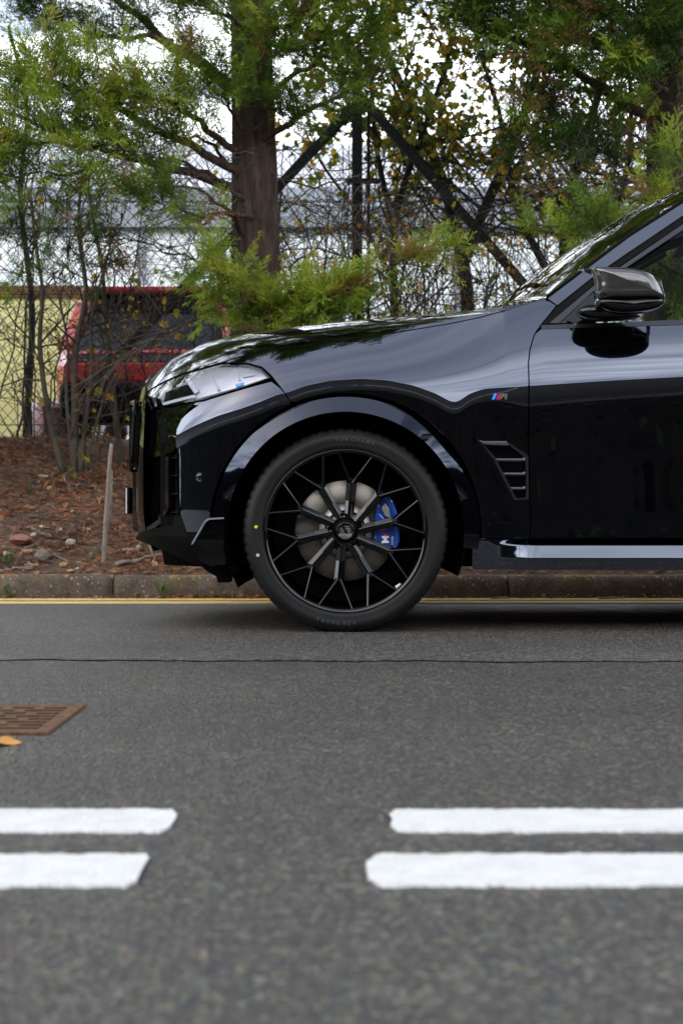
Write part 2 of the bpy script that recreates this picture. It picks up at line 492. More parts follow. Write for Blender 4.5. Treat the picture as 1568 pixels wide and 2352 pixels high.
# painted lines: ragged thermoplastic edges
def painted(name, x0, x1, y0, y1, mat, z=0.004, rag=0.007, endrag=0.003, rnd0=0.0, rnd1=0.0, floor=0.30, seed=1, step=0.02):
    rr = random.Random(seed)
    n = max(4, int((x1-x0)/step))
    if n > 1600: n = 1600
    pts = []
    hy = (y1-y0)/2; ym = (y0+y1)/2
    walk = [0.0]; walk2 = [0.0]
    for i in range(n):
        walk.append(walk[-1]*0.72 + rr.gauss(0, rag*0.3)); walk2.append(walk2[-1]*0.72 + rr.gauss(0, rag*0.3))
    vs = []; fs = []
    for i in range(n+1):
        x = x0 + (x1-x0)*i/n
        h = hy
        if rnd0 and x - x0 < rnd0: h = hy*max(floor, math.sqrt(max(0, 1-((rnd0-(x-x0))/rnd0)**2)))
        if rnd1 and x1 - x < rnd1: h = hy*max(floor, math.sqrt(max(0, 1-((rnd1-(x1-x))/rnd1)**2)))
        vs += [(x, ym-h+walk[i], z-0.0036), (x, ym-h+walk[i]+0.003, z), (x+rr.gauss(0, endrag)*(i in (0, n)), ym+rr.gauss(0, 0.002), z), (x, ym+h+walk2[i]-0.003, z), (x, ym+h+walk2[i], z-0.0036)]
    for i in range(n):
        for k in range(4): a = i*5+k; fs.append((a, a+5, a+6, a+1))
    return mesh(name, vs, fs, mat, road)
def yr(py): return FPX*CAMH/(py-CY)
# white centre dashes: far line and near line, left and right of the gap
xa = (400-CX)*yr(1888)/FPX; xb = (895-CX)*yr(1888)/FPX
painted('white_line', -5, xa, yr(1914), yr(1863), M['whiteline'], rnd1=0.012, floor=0.55, seed=3, step=0.004)
painted('white_line', xb, 5, yr(1914), yr(1863), M['whiteline'], rnd0=0.016, floor=0.5, seed=4, step=0.004)
xa = (330-CX)*yr(2000)/FPX; xb = (843-CX)*yr(2000)/FPX
painted('white_line', -5, xa, yr(2039), yr(1966), M['whiteline'], rnd1=0.008, floor=0.75, seed=5, step=0.004)
painted('white_line', xb, 5, yr(2039), yr(1966), M['whiteline'], rnd0=0.020, floor=0.55, seed=6, step=0.004)
for (a, b, s) in ((1377.0, 1380.6, 7), (1384.2, 1388.2, 8)):
    painted('yellow_line', -30, 30, yr(b), yr(a), M['yellowline'], z=0.0075, rag=0.006, seed=s, step=0.05)

# crack between two asphalt lanes
rr = random.Random(5); mb = MB(); w = 0; vs = []; fs = []
n = 340
for i in range(n+1):
    x = -3.4 + 6.8*i/n
    w = w*0.85 + rr.gauss(0, 0.005)
    yc = JOINT[i][1]-0.003
    h = max(0.0001, 0.0022 + rr.gauss(0, 0.0026) - 0.0008*x)
    vs += [(x, yc-h, 0.0055), (x, yc+h, 0.0055)]
fs = [(2*i, 2*i+2, 2*i+3, 2*i+1) for i in range(n)]
mesh('crack', vs, fs, M['crack'], road)
# ------------------------------------------------------------------ the dark SUV
YC = 6.79                                   # car centre line
WX, WZ = (793-CX)/622.0, 0.3785              # front wheel centre
WB = 2.975
ARCH_O, ARCH_I = 0.500, 0.441
def yg(px): return 5.82 + (0.42*((600-px)/270.0)**2 if px < 600 else 0.0)
def tab(rows):
    xs = []; zs = []
    for px, py in rows:
        Yg = yg(px); xs.append((px-CX)*Yg/FPX); zs.append(CAMH-(py-CY)*Yg/FPX)
    return np.array(xs), np.array(zs)
def smooth_tab(t, w):
    xs = np.linspace(t[0][0], t[0][-1], 900)
    zs = np.interp(xs, *t)
    k = max(1, int(w/(xs[1]-xs[0]))); ker = np.hanning(2*k+3); ker /= ker.sum()
    p = np.pad(zs, k+1, mode='reflect', reflect_type='odd')
    return xs, np.convolve(p, ker, 'valid')
CREASE = smooth_tab(tab([(300,1050),(405,1006),(448,981),(501,956),(551,940),(600,922),(640,905),(665,900),(700,886),(760,873),(830,869),(890,873),(950,886),(1000,905),(1035,925),(1050,925),(1075,906),(1110,894),(1220,887),(1400,875),(1568,866),(1900,850),(2400,840),(2900,850),(3300,860)]), 0.028)
TOPL = smooth_tab(tab([(300,905),(335,884),(405,852),(455,838),(500,824),(560,803),(700,783),(900,755),(1045,733),(1112,720),(1160,707),(1200,698),(1245,693),(1270,708),(1300,738),(1568,733),(2400,715),(3300,720)]), 0.02)
BASEL = smooth_tab(tab([(300,1058),(420,1000),(551,950),(665,925),(800,912),(1000,905),(1220,888),(1400,876),(1568,867),(1900,850),(2400,840),(3300,860)]), 0.10)
NOSE_Z = np.array([0.15, 0.26, 0.35, 0.45, 0.62, 0.72, 0.82, 0.92, 1.0, 1.2])
NOSE_X = np.array([-0.72, -0.82, -0.872, -0.885, -0.885, -0.885, -0.880, -0.868, -0.845, -0.74])
XS, BW, NE = -0.12, 0.985, 2.7
XR, TAIL = 2.6, 4.02
def hw(x, z):
    x = np.asarray(x, float); z = np.asarray(z, float)
    a = XS - np.interp(z, NOSE_Z, NOSE_X)
    uf = np.clip((XS-x)/a, 0, 1); ur = np.clip((x-XR)/(TAIL-XR), 0, 1)
    base = BW*np.clip(1-uf**NE, 0, 1)**(1/NE) * np.clip(1-ur**3.2, 0, 1)**(1/3.2)
    zc = np.interp(x, *CREASE); zt = np.interp(x, *TOPL)
    z0 = np.interp(x, *BASEL)
    Bq = np.interp(x, [-0.9, -0.2, 0.15, 0.45, 0.62, 0.75, 4], [2.4, 2.6, 2.0, 1.1, 0.62, 0.5, 0.5])
    h = np.maximum(z, zc)-z0                       # the upper flank is one smooth surface; the crease only trims it
    up = 0.245*h + Bq*np.maximum(h, 0)**2
    d = np.clip(zc-z, 0, None)
    # door: soft hollow under the crease, then out again towards the sill
    fx = np.clip((x-0.45)/0.25, 0, 1); fx = fx*fx*(3-2*fx)
    hollow = 0.013*fx*(1-np.exp(-d/0.10)) - 0.005*fx*np.clip((d-0.25)/0.25, 0, 1)**1.6
    arch = (1-fx)*0.010*(1-np.exp(-d/0.02))
    tuck = 0.05*np.clip((0.36-z)/0.14, 0, 1)**2 * (x < 0.3)
    return base - up - hollow - arch - tuck
def surf_normals(x, z, f):
    e = 2e-4
    wx = (f(x+e, z)-f(x-e, z))/(2*e); wz = (f(x, z+e)-f(x, z-e))/(2*e)
    n = np.stack([-wx, -np.ones_like(wx), -wz], -1)
    return n/np.linalg.norm(n, axis=1)[:, None]
def to_surf(pts, f):
    """photo pixels -> (x, z) on the body surface, by marching the pixel's ray"""
    res = []
    Y = np.linspace(5.55, 6.75, 1500)
    for px, py in pts:
        x = (px-CX)*Y/FPX; z = CAMH-(py-CY)*Y/FPX
        gg = Y-(YC-f(x, z))
        k = np.argmax(gg >= 0) if np.any(gg >= 0) else int(np.argmax(gg))
        if gg[k] < 0: k = int(np.argmax(gg))
        res.append((x[k], z[k]))
    return np.array(res)
def resample(p, step, closed=True):
    o = []
    n = len(p)
    for i in range(n if closed else n-1):
        a = p[i]; b = p[(i+1) % n]; k = max(1, int(np.ceil(np.linalg.norm(b-a)/step)))
        for j in range(k): o.append(a+(b-a)*j/k)
    return np.array(o)
def inpoly(q, poly):
    x, y = q[:, 0], q[:, 1]; c = np.zeros(len(q), bool)
    x0, y0 = poly[:, 0], poly[:, 1]; x1, y1 = np.roll(x0, -1), np.roll(y0, -1)
    for i in range(len(poly)):
        if y0[i] == y1[i]: continue
        m = (y0[i] > y) != (y1[i] > y)
        c ^= m & (x < (x1[i]-x0[i])*(y-y0[i])/(y1[i]-y0[i])+x0[i])
    return c
def polydist(q, poly):
    d = np.full(len(q), 1e9)
    for i in range(len(poly)):
        a = poly[i]; b = poly[(i+1) % len(poly)]; ab_ = b-a
        t = np.clip(((q-a)@ab_)/max(ab_@ab_, 1e-12), 0, 1)
        d = np.minimum(d, np.linalg.norm(q-(a+t[:, None]*ab_), axis=1))
    return d
def area2(p): return 0.5*np.sum(p[:, 0]*np.roll(p[:, 1], -1)-np.roll(p[:, 0], -1)*p[:, 1])
def panel(name, outline, mat, parent, f=hw, off=0.0, step=0.012, flange=0.016, px=True, holes=(), edge=0.0015):
    """a body panel: outline traced on the surface w = f(x, z), finely triangulated, with exact normals and a turned-in edge"""
    P0 = to_surf(outline, f) if px else np.array(outline, float)
    if area2(P0) < 0: P0 = P0[::-1]
    P0 = resample(P0, step)
    loops = [P0]
    for h in holes:
        H = to_surf(h, f) if px else np.array(h, float)
        loops.append(resample(H, step))
    lo, hi = P0.min(0), P0.max(0)
    gx, gz = np.meshgrid(np.arange(lo[0], hi[0], step), np.arange(lo[1], hi[1], step))
    q = np.stack([gx.ravel(), gz.ravel()], -1)
    keep = inpoly(q, P0)
    for H in loops[1:]: keep &= ~inpoly(q, H)
    q = q[keep]
    for H in loops: q = q[polydist(q, H) > step*0.45]
    lines = []
    if f is hw:
        xs_c = np.arange(lo[0], hi[0], step*0.35); zc_c = np.interp(xs_c, *CREASE)
        for dz in (-0.0009, 0.0009):
            c_ = np.stack([xs_c, zc_c+dz], -1); k_ = inpoly(c_, P0)
            for H in loops[1:]: k_ &= ~inpoly(c_, H)
            for H in loops: k_ &= polydist(c_, H) > 0.002
            run = []
            for i_ in range(len(c_)):
                if k_[i_]: run.append(c_[i_])
                else:
                    if len(run) > 1: lines.append(np.array(run))
                    run = []
            if len(run) > 1: lines.append(np.array(run))
        zq = np.interp(q[:, 0], *CREASE); q = q[np.abs(q[:, 1]-zq) > step*0.35]
    pts = np.concatenate(loops+lines+[q]); edges = []; b = 0
    for H in loops:
        edges += [(b+i, b+(i+1) % len(H)) for i in range(len(H))]; b += len(H)
    for H in lines:
        edges += [(b+i, b+i+1) for i in range(len(H)-1)]; b += len(H)
    ov, oe, of, ovo, _, _ = delaunay_2d_cdt([Vector(p) for p in pts], edges, [], 0, 1e-6)
    V2 = np.array([tuple(v) for v in ov]); T = np.array(of)
    cen = V2[T].mean(1)
    keep = inpoly(cen, P0)
    for H in loops[1:]: keep &= ~inpoly(cen, H)
    T = T[keep]
    g = lambda a, b_: f(a, b_)+off
    w = g(V2[:, 0], V2[:, 1])
    V3 = np.stack([V2[:, 0], YC-w, V2[:, 1]], -1)
    N3 = surf_normals(V2[:, 0], V2[:, 1], g)
    # flange
    ec = {}
    for t in T:
        for i in range(3):
            e = (t[i], t[(i+1) % 3]); ec[e] = 1
    bd = [e for e in ec if (e[1], e[0]) not in ec]
    faces = [tuple(t) for t in T.tolist()]
    if flange > 0 and bd:
        nb = len(V3); extra = []; en = []
        for (a, c) in bd:
            dirn = V2[c]-V2[a]; L_ = np.linalg.norm(dirn)+1e-9
            outn = np.array([dirn[1], -dirn[0]])/L_
            n3 = np.array([outn[0], -0.35, outn[1]]); n3 /= np.linalg.norm(n3)
            k = len(V3)+len(extra)
            for vi in (a, c): extra.append(V3[vi]); en.append(n3)
            for vi in (a, c): extra.append(V3[vi]+np.array([outn[0]*edge, flange, outn[1]*edge])); en.append(n3)
            faces.append((int(k+1), int(k), int(k+2), int(k+3)))
        V3 = np.concatenate([V3, np.array(extra)]); N3 = np.concatenate([N3, np.array(en)])
    return mesh(name, V3, faces, mat, parent, normals=N3)

suv = empty('suv_car', (WX+1.45, YC, 0), 'glossy blue-black SUV with black spoked wheels and blue brake calipers, parked at the kerb', 'car')
FAR = []                                    # parts that get a mirrored twin on the far side

def circ_px(a0, a1, r, n=40, cx=793.0, cz=1215.0):
    """arc round the front wheel centre in photo pixels; angles clockwise from straight up"""
    return [(cx+r*math.sin(R(a0+(a1-a0)*i/n)), cz-r*math.cos(R(a0+(a1-a0)*i/n))) for i in range(n+1)]

RO = ARCH_O*622
# fender
fender_px = [(668, 922)] + circ_px(-23.0, 94, RO+1.5, 60)[1:] + [(1104, 1235), (1215, 1235), (1216.5, 1181), (1214.5, 1109), (1211, 1037), (1211, 835), (1215, 801), (1225, 768), (1238, 748),
    (1276, 702), (1258, 684), (1218, 695), (1178, 702), (1155, 707), (1112, 722), (1045, 733), (900, 757), (700, 785), (560, 805), (505, 826), (488, 833), (525, 832), (572, 833), (602, 842), (624, 862), (646, 890)]
vent_hole = [(1096, 1008), (1157, 1008), (1168, 1021), (1207.5, 1049), (1209.5, 1145), (1182, 1146), (1133, 1051), (1112, 1024)]
fender = panel('fender', fender_px, M['paint'], suv, holes=[vent_hole], step=0.011)
FAR.append(fender)
# fender side vent: dark tray, three blades and a hooded top
trayz = to_surf(vent_hole, hw)
panel('vent_tray', [(p[0], p[1]) for p in trayz], M['gloss'], fender, off=-0.028, px=False, step=0.03, flange=0)
def surf_pt(px, py, off=0.0, f=hw):
    x, z = to_surf([(px, py)], f)[0]
    return Vector((x, YC-float(f(x, z))-off, z))
for (xa_, xb_, yy) in ((1139, 1205, 1053), (1152, 1205, 1085.5), (1168, 1205, 1119)):
    a = surf_pt(xa_, yy, -0.004); b = surf_pt(xb_, yy, -0.002)
    m_ = MB(); m_.prism([a, b, b+Vector((0, 0.025, -0.006)), a+Vector((0, 0.025, -0.006))], (0, 0.002, -0.006))
    m_.prism([b+Vector((-0.008, -0.003, 0.003)), b+Vector((0, -0.003, 0.003)), b+Vector((0, 0.012, 0.0)), b+Vector((-0.008, 0.012, 0))], (0, 0.001, -0.009))
    m_.build('vent_blade', M['edge_glint'], fender)  # blades coloured pale so that their highlights read
hood_px = [(1094, 1006), (1157, 1006), (1168, 1020), (1164, 1023), (1113, 1021)]
def vent_lip(x, z): return hw(x, z)+np.clip(0.012-(0.030)*np.abs((z-0.695)/0.03)*0.4, 0, 0.02)
panel('vent_hood', hood_px, M['gloss'], fender, f=lambda x, z: hw(x, z)+0.45*np.clip(0.712-z, 0, 0.03)+0.002, step=0.01)
tri = [surf_pt(*p, 0.003) for p in ((1164, 1020), (1170, 1018), (1212, 1047), (1213, 1146), (1183, 1149), (1181, 1145), (1207, 1143), (1206, 1051))]
m_ = MB(); m_.prism(tri, (0, 0.012, 0)); m_.build('vent_frame', M['trim'], fender)
tri = [surf_pt(*p, 0.003) for p in ((1094, 1008), (1099, 1010), (1136, 1050), (1185, 1145), (1181, 1149), (1131, 1053), (1112, 1028))]
m_ = MB(); m_.prism(tri, (0, 0.012, 0)); m_.build('vent_frame', M['trim'], fender)
# badge
for k, mt in enumerate(('lightblue', 'darkblue', 'red')):
    x0 = 1128.5+5.6*k
    m_ = MB(); m_.prism([surf_pt(x0, 917.5, 0.002), surf_pt(x0+5.6, 917.5, 0.002), surf_pt(x0+11.5, 904, 0.002), surf_pt(x0+5.9, 904, 0.002)], (0, 0.003, 0)); m_.build('badge_stripe', M[mt], fender)
m_ = MB()
for (pp) in (((1146, 917.5), (1150, 917.5), (1154, 908), (1151.5, 904), (1152, 904)),
             ((1150.5, 904), (1157, 904), (1158.5, 909), (1151, 914)), ((1158, 909), (1160, 904), (1164.5, 904), (1163, 917.5), (1158.5, 917.5))):
    m_.prism([surf_pt(a, b, 0.0025) for a, b in pp], (0, 0.003, 0))
m_.build('badge_letter', M['chrome'], fender)

# wheel arch trim: flared lip ring round the opening
def arch_f(cx):
    def f(x, z):
        r = np.hypot(x-cx, z-WZ)
        t = (ARCH_O-r)/(ARCH_O-ARCH_I)
        return BW-0.030-0.10*np.clip(cx-0.25-x, 0, 1)**1.6 + 0.050*t*np.clip((80-np.abs(np.degrees(np.arctan2(x-cx, z-WZ))))/42, 0.12, 1)
    return f
def ring(cx, a0, a1, n):
    outl = [(cx+(ARCH_O-0.001)*math.sin(R(a0+(a1-a0)*i/n)), WZ+(ARCH_O-0.001)*math.cos(R(a0+(a1-a0)*i/n))) for i in range(n+1)]
    inl = [(cx+ARCH_I*math.sin(R(a1+(a0-a1)*i/n)), WZ+ARCH_I*math.cos(R(a1+(a0-a1)*i/n))) for i in range(n+1)]
    return outl+inl
FAR.append(panel('arch_trim', ring(WX, -84, 98, 90), M['arch'], suv, f=arch_f(WX), px=False, step=0.012, flange=0.035))
FAR.append(panel('arch_trim', ring(WX+WB, -106, 112, 60), M['arch'], suv, f=arch_f(WX+WB), px=False, step=0.02, flange=0.035))

# bumper corner
bumper_px = [(666, 923), (644, 893), (623, 877), (560, 894), (470, 922), (450, 925), (425, 948), (407, 985), (404, 1008), (405, 1028),
             (412, 1100), (415, 1180), (430, 1222)] + circ_px(-91.5, -23.6, RO+1.5, 50)
bumper = panel('front_bumper', bumper_px, M['paint'], suv, step=0.011)
FAR.append(bumper)
panel('bumper_apron', [(415, 1184), (399, 1207), (350, 1214), (319, 1224), (313, 1237), (360, 1257), (437, 1292), (470, 1301), (500, 1305)] + circ_px(-106.5, -92, RO+1.5, 12)+[(432, 1225)], M['matt'], bumper, off=-0.003, step=0.014)
def FP(px, py, w):
    return P(px, py, YC-w)
# forward facing facet, intake column and blade at the corner
def slab(name, pts, mat, parent, d=(0.012, 0.012, 0)):
    m_ = MB(); m_.prism(pts, d); return m_.build(name, mat, parent)
def facets(name, pts, faces, mat, parent):
    v = [FP(*p) for p in pts]; back = [p+Vector((0.02, 0.03, 0)) for p in v]
    o = mesh(name, v, [tuple(f_) for f_ in faces], mat, parent, True); sm = o.modifiers.new('curve', 'SUBSURF'); sm.levels = 3; sm.render_levels = 3; sm.boundary_smooth = 'PRESERVE_CORNERS'; return o
facets('nose_facets', [(326, 949, 0.48), (352, 944, 0.63), (449, 924, 0.862), (424, 948, 0.845), (405, 990, 0.835), (405, 1010, 0.835), (372, 992, 0.70), (318, 1024, 0.47), (314, 1054, 0.46), (388, 1047, 0.80), (404, 1030, 0.82), (350, 966, 0.60)],
       [(0, 11, 1), (1, 11, 3, 2), (11, 6, 4, 3), (0, 7, 11), (11, 7, 6), (6, 5, 4), (6, 10, 5), (6, 9, 10), (7, 8, 6), (8, 9, 6)], M['gloss'], bumper)
slab('corner_facet', [FP(387, 1048, 0.80), FP(327, 1060, 0.40), FP(330, 1180, 0.40), FP(319, 1224, 0.42), FP(380, 1182, 0.76), FP(387, 1166, 0.80)], M['gloss'], bumper, (0.03, 0.02, 0))
slab('intake_wall', [FP(412, 1030, 0.815), FP(386, 1042, 0.74), FP(386, 1182, 0.74), FP(400, 1207, 0.78), FP(415, 1182, 0.815)], M['matt'], bumper, (0.03, 0.03, 0))
slab('intake_edge', [FP(405, 1027, 0.838), FP(409, 1027, 0.838), FP(416, 1182, 0.838), FP(411, 1182, 0.838)], M['gloss'], bumper, (0.0, 0.03, 0))
for yy in (1051, 1092, 1134, 1176):
    slab('intake_slat', [FP(391, yy+1, 0.80), FP(409, yy-2, 0.825), FP(410, yy+1.5, 0.825), FP(391, yy+3, 0.80)], M['gloss'], bumper, (0.0, 0.04, 0))
slab('bumper_blade', [FP(313, 1061, 0.36), FP(322, 1060, 0.44), FP(329, 1180, 0.44), FP(317, 1222, 0.42), FP(305, 1216, 0.34), FP(305, 1084, 0.34)], M['gloss'], bumper, (0.02, 0.05, 0))
slab('splitter_lip', [FP(398, 1208, 0.76), FP(318, 1226, 0.50), FP(312, 1238, 0.48), FP(437, 1293, 0.80), FP(410, 1222, 0.80)], M['matt'], bumper, (0.02, 0.05, 0))
# winglet
wl = [(439, 1256), (441, 1248), (470, 1198), (478, 1192), (514, 1190), (514, 1258), (520, 1296), (484, 1300), (462, 1290)]
panel('winglet', wl, M['gloss'], bumper, f=lambda x, z: np.full_like(np.asarray(x, float), 0.955)+0.12*(np.asarray(x, float)+0.46), step=0.02, flange=0.03)
m_ = MB(); e_ = [FP(439, 1252, 0.957), FP(441, 1246, 0.958), FP(470, 1196, 0.962), FP(478, 1190, 0.963), FP(514, 1188, 0.968), FP(514, 1192, 0.968), FP(480, 1194, 0.963), FP(472, 1200, 0.962), FP(444, 1249, 0.958)]
m_.prism([p+Vector((0, -0.004, 0)) for p in e_], (0, 0.03, 0)); m_.build('winglet_glint', M['edge_glint'], bumper)  # pale strip standing for the highlight along the winglet edge
# parking sensor
c_ = surf_pt(460, 1096, 0.0015)
vs, fs = lathe([(0.004, 0.017), (-0.001, 0.0165), (-0.001, 0.0145), (0.003, 0.014), (0.0, 0.012), (-0.001, 0.008), (-0.001, 0.0)], 20, c_); mesh('parking_sensor', vs, fs, M['paint'], bumper, True)
# lower flaps under the bumper
slab('air_deflector', [FP(462, 1299, 0.86), FP(545, 1299, 0.86), FP(545, 1312, 0.86), FP(530, 1326, 0.86), FP(528, 1338, 0.86), FP(500, 1338, 0.86), FP(497, 1324, 0.86), FP(475, 1312, 0.86)], M['under'], bumper, (0, 0.12, 0))

# headlamp: housing, silver wing paled for the sky on the lens, projector cubes, light guide, clear lens
lamp_px = [(339, 894), (346, 885), (400, 864), (470, 840), (522, 836), (570, 838), (600, 847), (621, 867), (560, 889), (470, 917), (400, 930), (353, 937)]
house = panel('headlamp', lamp_px, M['lampdark'], suv, off=-0.075, step=0.02, flange=0)
FAR.append(house)
wing_px = [(452, 852), (500, 841), (572, 840), (599, 849), (617, 867), (560, 886), (500, 903), (448, 918), (456, 898), (436, 868)]
panel('lamp_wing_sheen', wing_px, M['lampsilver'], house, f=lambda x, z: hw(x, z)-0.020-0.10*np.abs(z-0.955), step=0.015, flange=0.01)  # wing kept broad and pale, standing for sky reflected in the lens
for pts in ([(478, 852), (482, 851), (503, 894), (499, 896)], [(537, 846), (540, 846), (551, 872), (548, 873)], [(556, 862), (582, 857), (584, 861), (558, 866)]):
    panel('lamp_facet', pts, M['lampsilver'], house, off=-0.014, step=0.02, flange=0.012)
panel('blue_accent', [(541, 882), (559, 878), (558, 884), (542, 888)], M['lightblue'], house, off=-0.018, step=0.02, flange=0.004)
for pts in ([(362, 893), (390, 884), (394, 918), (368, 923)], [(402, 882), (428, 874), (434, 905), (408, 912)]):
    panel('projector', pts, M['lampsilver'], house, off=-0.05, step=0.02, flange=0.02)
for pts in ([(343, 895), (350, 893), (360, 931), (355, 934)], [(425, 872), (434, 867), (456, 898), (447, 904)], [(372, 925), (447, 906), (448, 912), (374, 931)]):
    panel('light_guide', pts, M['lamppipe'], house, off=-0.012, step=0.02, flange=0.012)
panel('lamp_lens', lamp_px, M['lens'], house, off=-0.004, step=0.015, flange=0)
lo_ = to_surf(lamp_px, hw); ins = lo_.mean(0)+(lo_-lo_.mean(0))*np.array([0.975, 0.90])
panel('lamp_surround', lamp_px, M['gloss'], house, off=-0.006, step=0.02, flange=0.01, holes=[[tuple(p) for p in np.array(lamp_px)*np.array([0.98, 0.94])+np.array([0.02, 0.06])*np.array(lamp_px).mean(0)]])

nose_px = [(320, 960), (322, 920), (327, 897), (337, 884), (343, 884), (337, 894), (351, 939), (345, 946), (326, 951)]
FAR.append(panel('nose_panel', nose_px, M['gloss'], suv, off=-0.002, step=0.012))
# front door, rear quarter
def DZ(py): return CAMH-(py-CY)*5.82/FPX
door_px = [(1217, 1235), (1219, 1181), (1217, 1109), (1214, 1037), (1214, 835), (1218, 801), (1228, 768), (1241, 757), (1400, 752), (1568, 747), (1950, 738), (1962, 900), (1962, 1234)]
door = panel('front_door', door_px, M['paint'], suv, step=0.012)
FAR.append(door)
xq0 = (1967-CX)*5.82/FPX
def rq(r, a0, a1, n): return [(WX+WB+r*math.sin(R(a0+(a1-a0)*i/n)), WZ+r*math.cos(R(a0+(a1-a0)*i/n))) for i in range(n+1)]
quarter = panel('rear_quarter', [(xq0, 0.342)]+[(WX+WB-0.53, 0.342)]+rq(ARCH_O+0.002, -93, 100, 40)+[(WX+WB+0.51, 0.26), (3.86, 0.30), (3.93, 0.5), (3.93, 0.95), (3.86, 1.14), (xq0, 1.145)], M['paint'], suv, px=False, step=0.025)
FAR.append(quarter)
# sill / side skirt
def sill_f(x, z):
    x = np.asarray(x, float); z = np.asarray(z, float)
    w = np.interp(z, [0.20, 0.236, 0.272, 0.278, 0.332, 0.338, 0.345], [0.958, 0.966, 0.973, 0.975, 0.953, 0.944, 0.940])
    e = np.clip((x-0.52)/0.22, 0, 1); e = e*e*(3-2*e)
    return (0.945+np.interp(z, [0.2, 0.34], [-0.01, 0.01]))*(1-e)+w*e
sill = panel('side_skirt', [(1084, 1238), (1400, 1236), (1800, 1234), (2390, 1232), (2400, 1300), (1568, 1310), (1090, 1308), (1084, 1300)], M['paint'], suv, f=sill_f, step=0.010, flange=0.05)
FAR.append(sill)

# dark inner shell just behind the panels (so gaps read dark), floor and wheel liners
gx = np.linspace(-0.70, 3.88, 150); gz = np.linspace(0.24, 1.02, 24)
GX, GZ = np.meshgrid(gx, gz)
W_ = hw(GX, GZ)-0.045
zz = np.minimum(GZ, np.interp(GX, *TOPL)-0.05); W_ = hw(GX, zz)-0.045
V = np.stack([GX, YC-W_, zz], -1).reshape(-1, 3)
ii = np.arange(V.shape[0]).reshape(24, 150); fs = []
for i in range(23):
    for j in range(149):
        cx_ = GX[i, j]; cz_ = GZ[i, j]
        if min(math.hypot(cx_-WX, cz_-WZ), math.hypot(cx_-WX-WB, cz_-WZ)) < 0.535: continue
        fs.append((int(ii[i, j]), int(ii[i, j+1]), int(ii[i+1, j+1]), int(ii[i+1, j])))
FAR.append(mesh('inner_shell', V, fs, M['under'], suv))
m_ = MB(); m_.box((-0.55, YC-0.62, 0.235), (3.7, YC+0.62, 0.30)); m_.build('floor_pan', M['under'], suv)
m_ = MB()
for (a, b) in ((0.52, 2.45),): m_.box((a, YC-0.93, 0.24), (b, YC+0.93, 0.31))
m_.build('floor_side', M['under'], suv)
for k in range(2):
    vs, fs = lathe([(0, 0.452), (0.42, 0.452), (0.42, 0.06)], 40, (WX+WB*k, 5.83, WZ), a0=R(-118), a1=R(112))
    FAR.append(mesh('wheel_liner', vs, fs, M['under'], suv, True))

# bonnet: solved so that its crest meets the traced silhouette
sil = np.array([(300, 905), (330, 882), (345, 864), (400, 821), (480, 784), (560, 766), (700, 747), (860, 731), (1000, 720), (1160, 704), (1240, 699)], float)
ub = np.concatenate([np.linspace(-0.845, -0.6, 40), np.linspace(-0.59, 0.62, 80)])
nvv = 46
Vb = []
for x in ub:
    zt = float(np.interp(x, *TOPL))+0.001
    ws = max(float(hw(x, zt))-0.004, 0.03)
    y0 = YC-ws
    dd = np.linspace(0, 1, nvv)**1.5*ws
    gsh = 1-np.exp(-dd/0.27)
    tgt = None
    lo_, hi_ = 0.0, 0.45
    Ys = y0+dd
    def ang(rise):
        zz_ = zt+rise*gsh
        k = np.argmax((zz_-CAMH)/Ys); return (zz_[k]-CAMH)/Ys[k], 784+x*3600/Ys[k]
    for _ in range(24):
        mid = (lo_+hi_)/2; a_, pxk = ang(mid)
        want = (CY-np.interp(pxk, sil[:, 0], sil[:, 1]))/FPX
        if a_ < want: lo_ = mid
        else: hi_ = mid
    rise = (lo_+hi_)/2
    zz_ = zt+rise*gsh
    Vb.append(np.stack([np.full(nvv, x), Ys, zz_], -1))
Vb = np.array(Vb)
# smooth along the length
for _ in range(6):
    Vb[1:-1, :, 2] = 0.25*Vb[:-2, :, 2]+0.5*Vb[1:-1, :, 2]+0.25*Vb[2:, :, 2]
nU = len(ub)
full = np.concatenate([Vb, Vb[:, -2::-1]*np.array([1, -1, 1])+np.array([0, 2*YC, 0])], 1)
nV = full.shape[1]
ii = np.arange(nU*nV).reshape(nU, nV)
fs = [(int(ii[i, j]), int(ii[i+1, j]), int(ii[i+1, j+1]), int(ii[i, j+1])) for i in range(nU-1) for j in range(nV-1)]
mesh('bonnet', full.reshape(-1, 3), fs, M['paint'], suv, True)

m_ = MB(); m_.tube([tuple(p) for p in Vb[4:, 0]+np.array([0, -0.002, 0.0])], 0.0032, 6); m_.build('bonnet_seam', M['under'], suv)
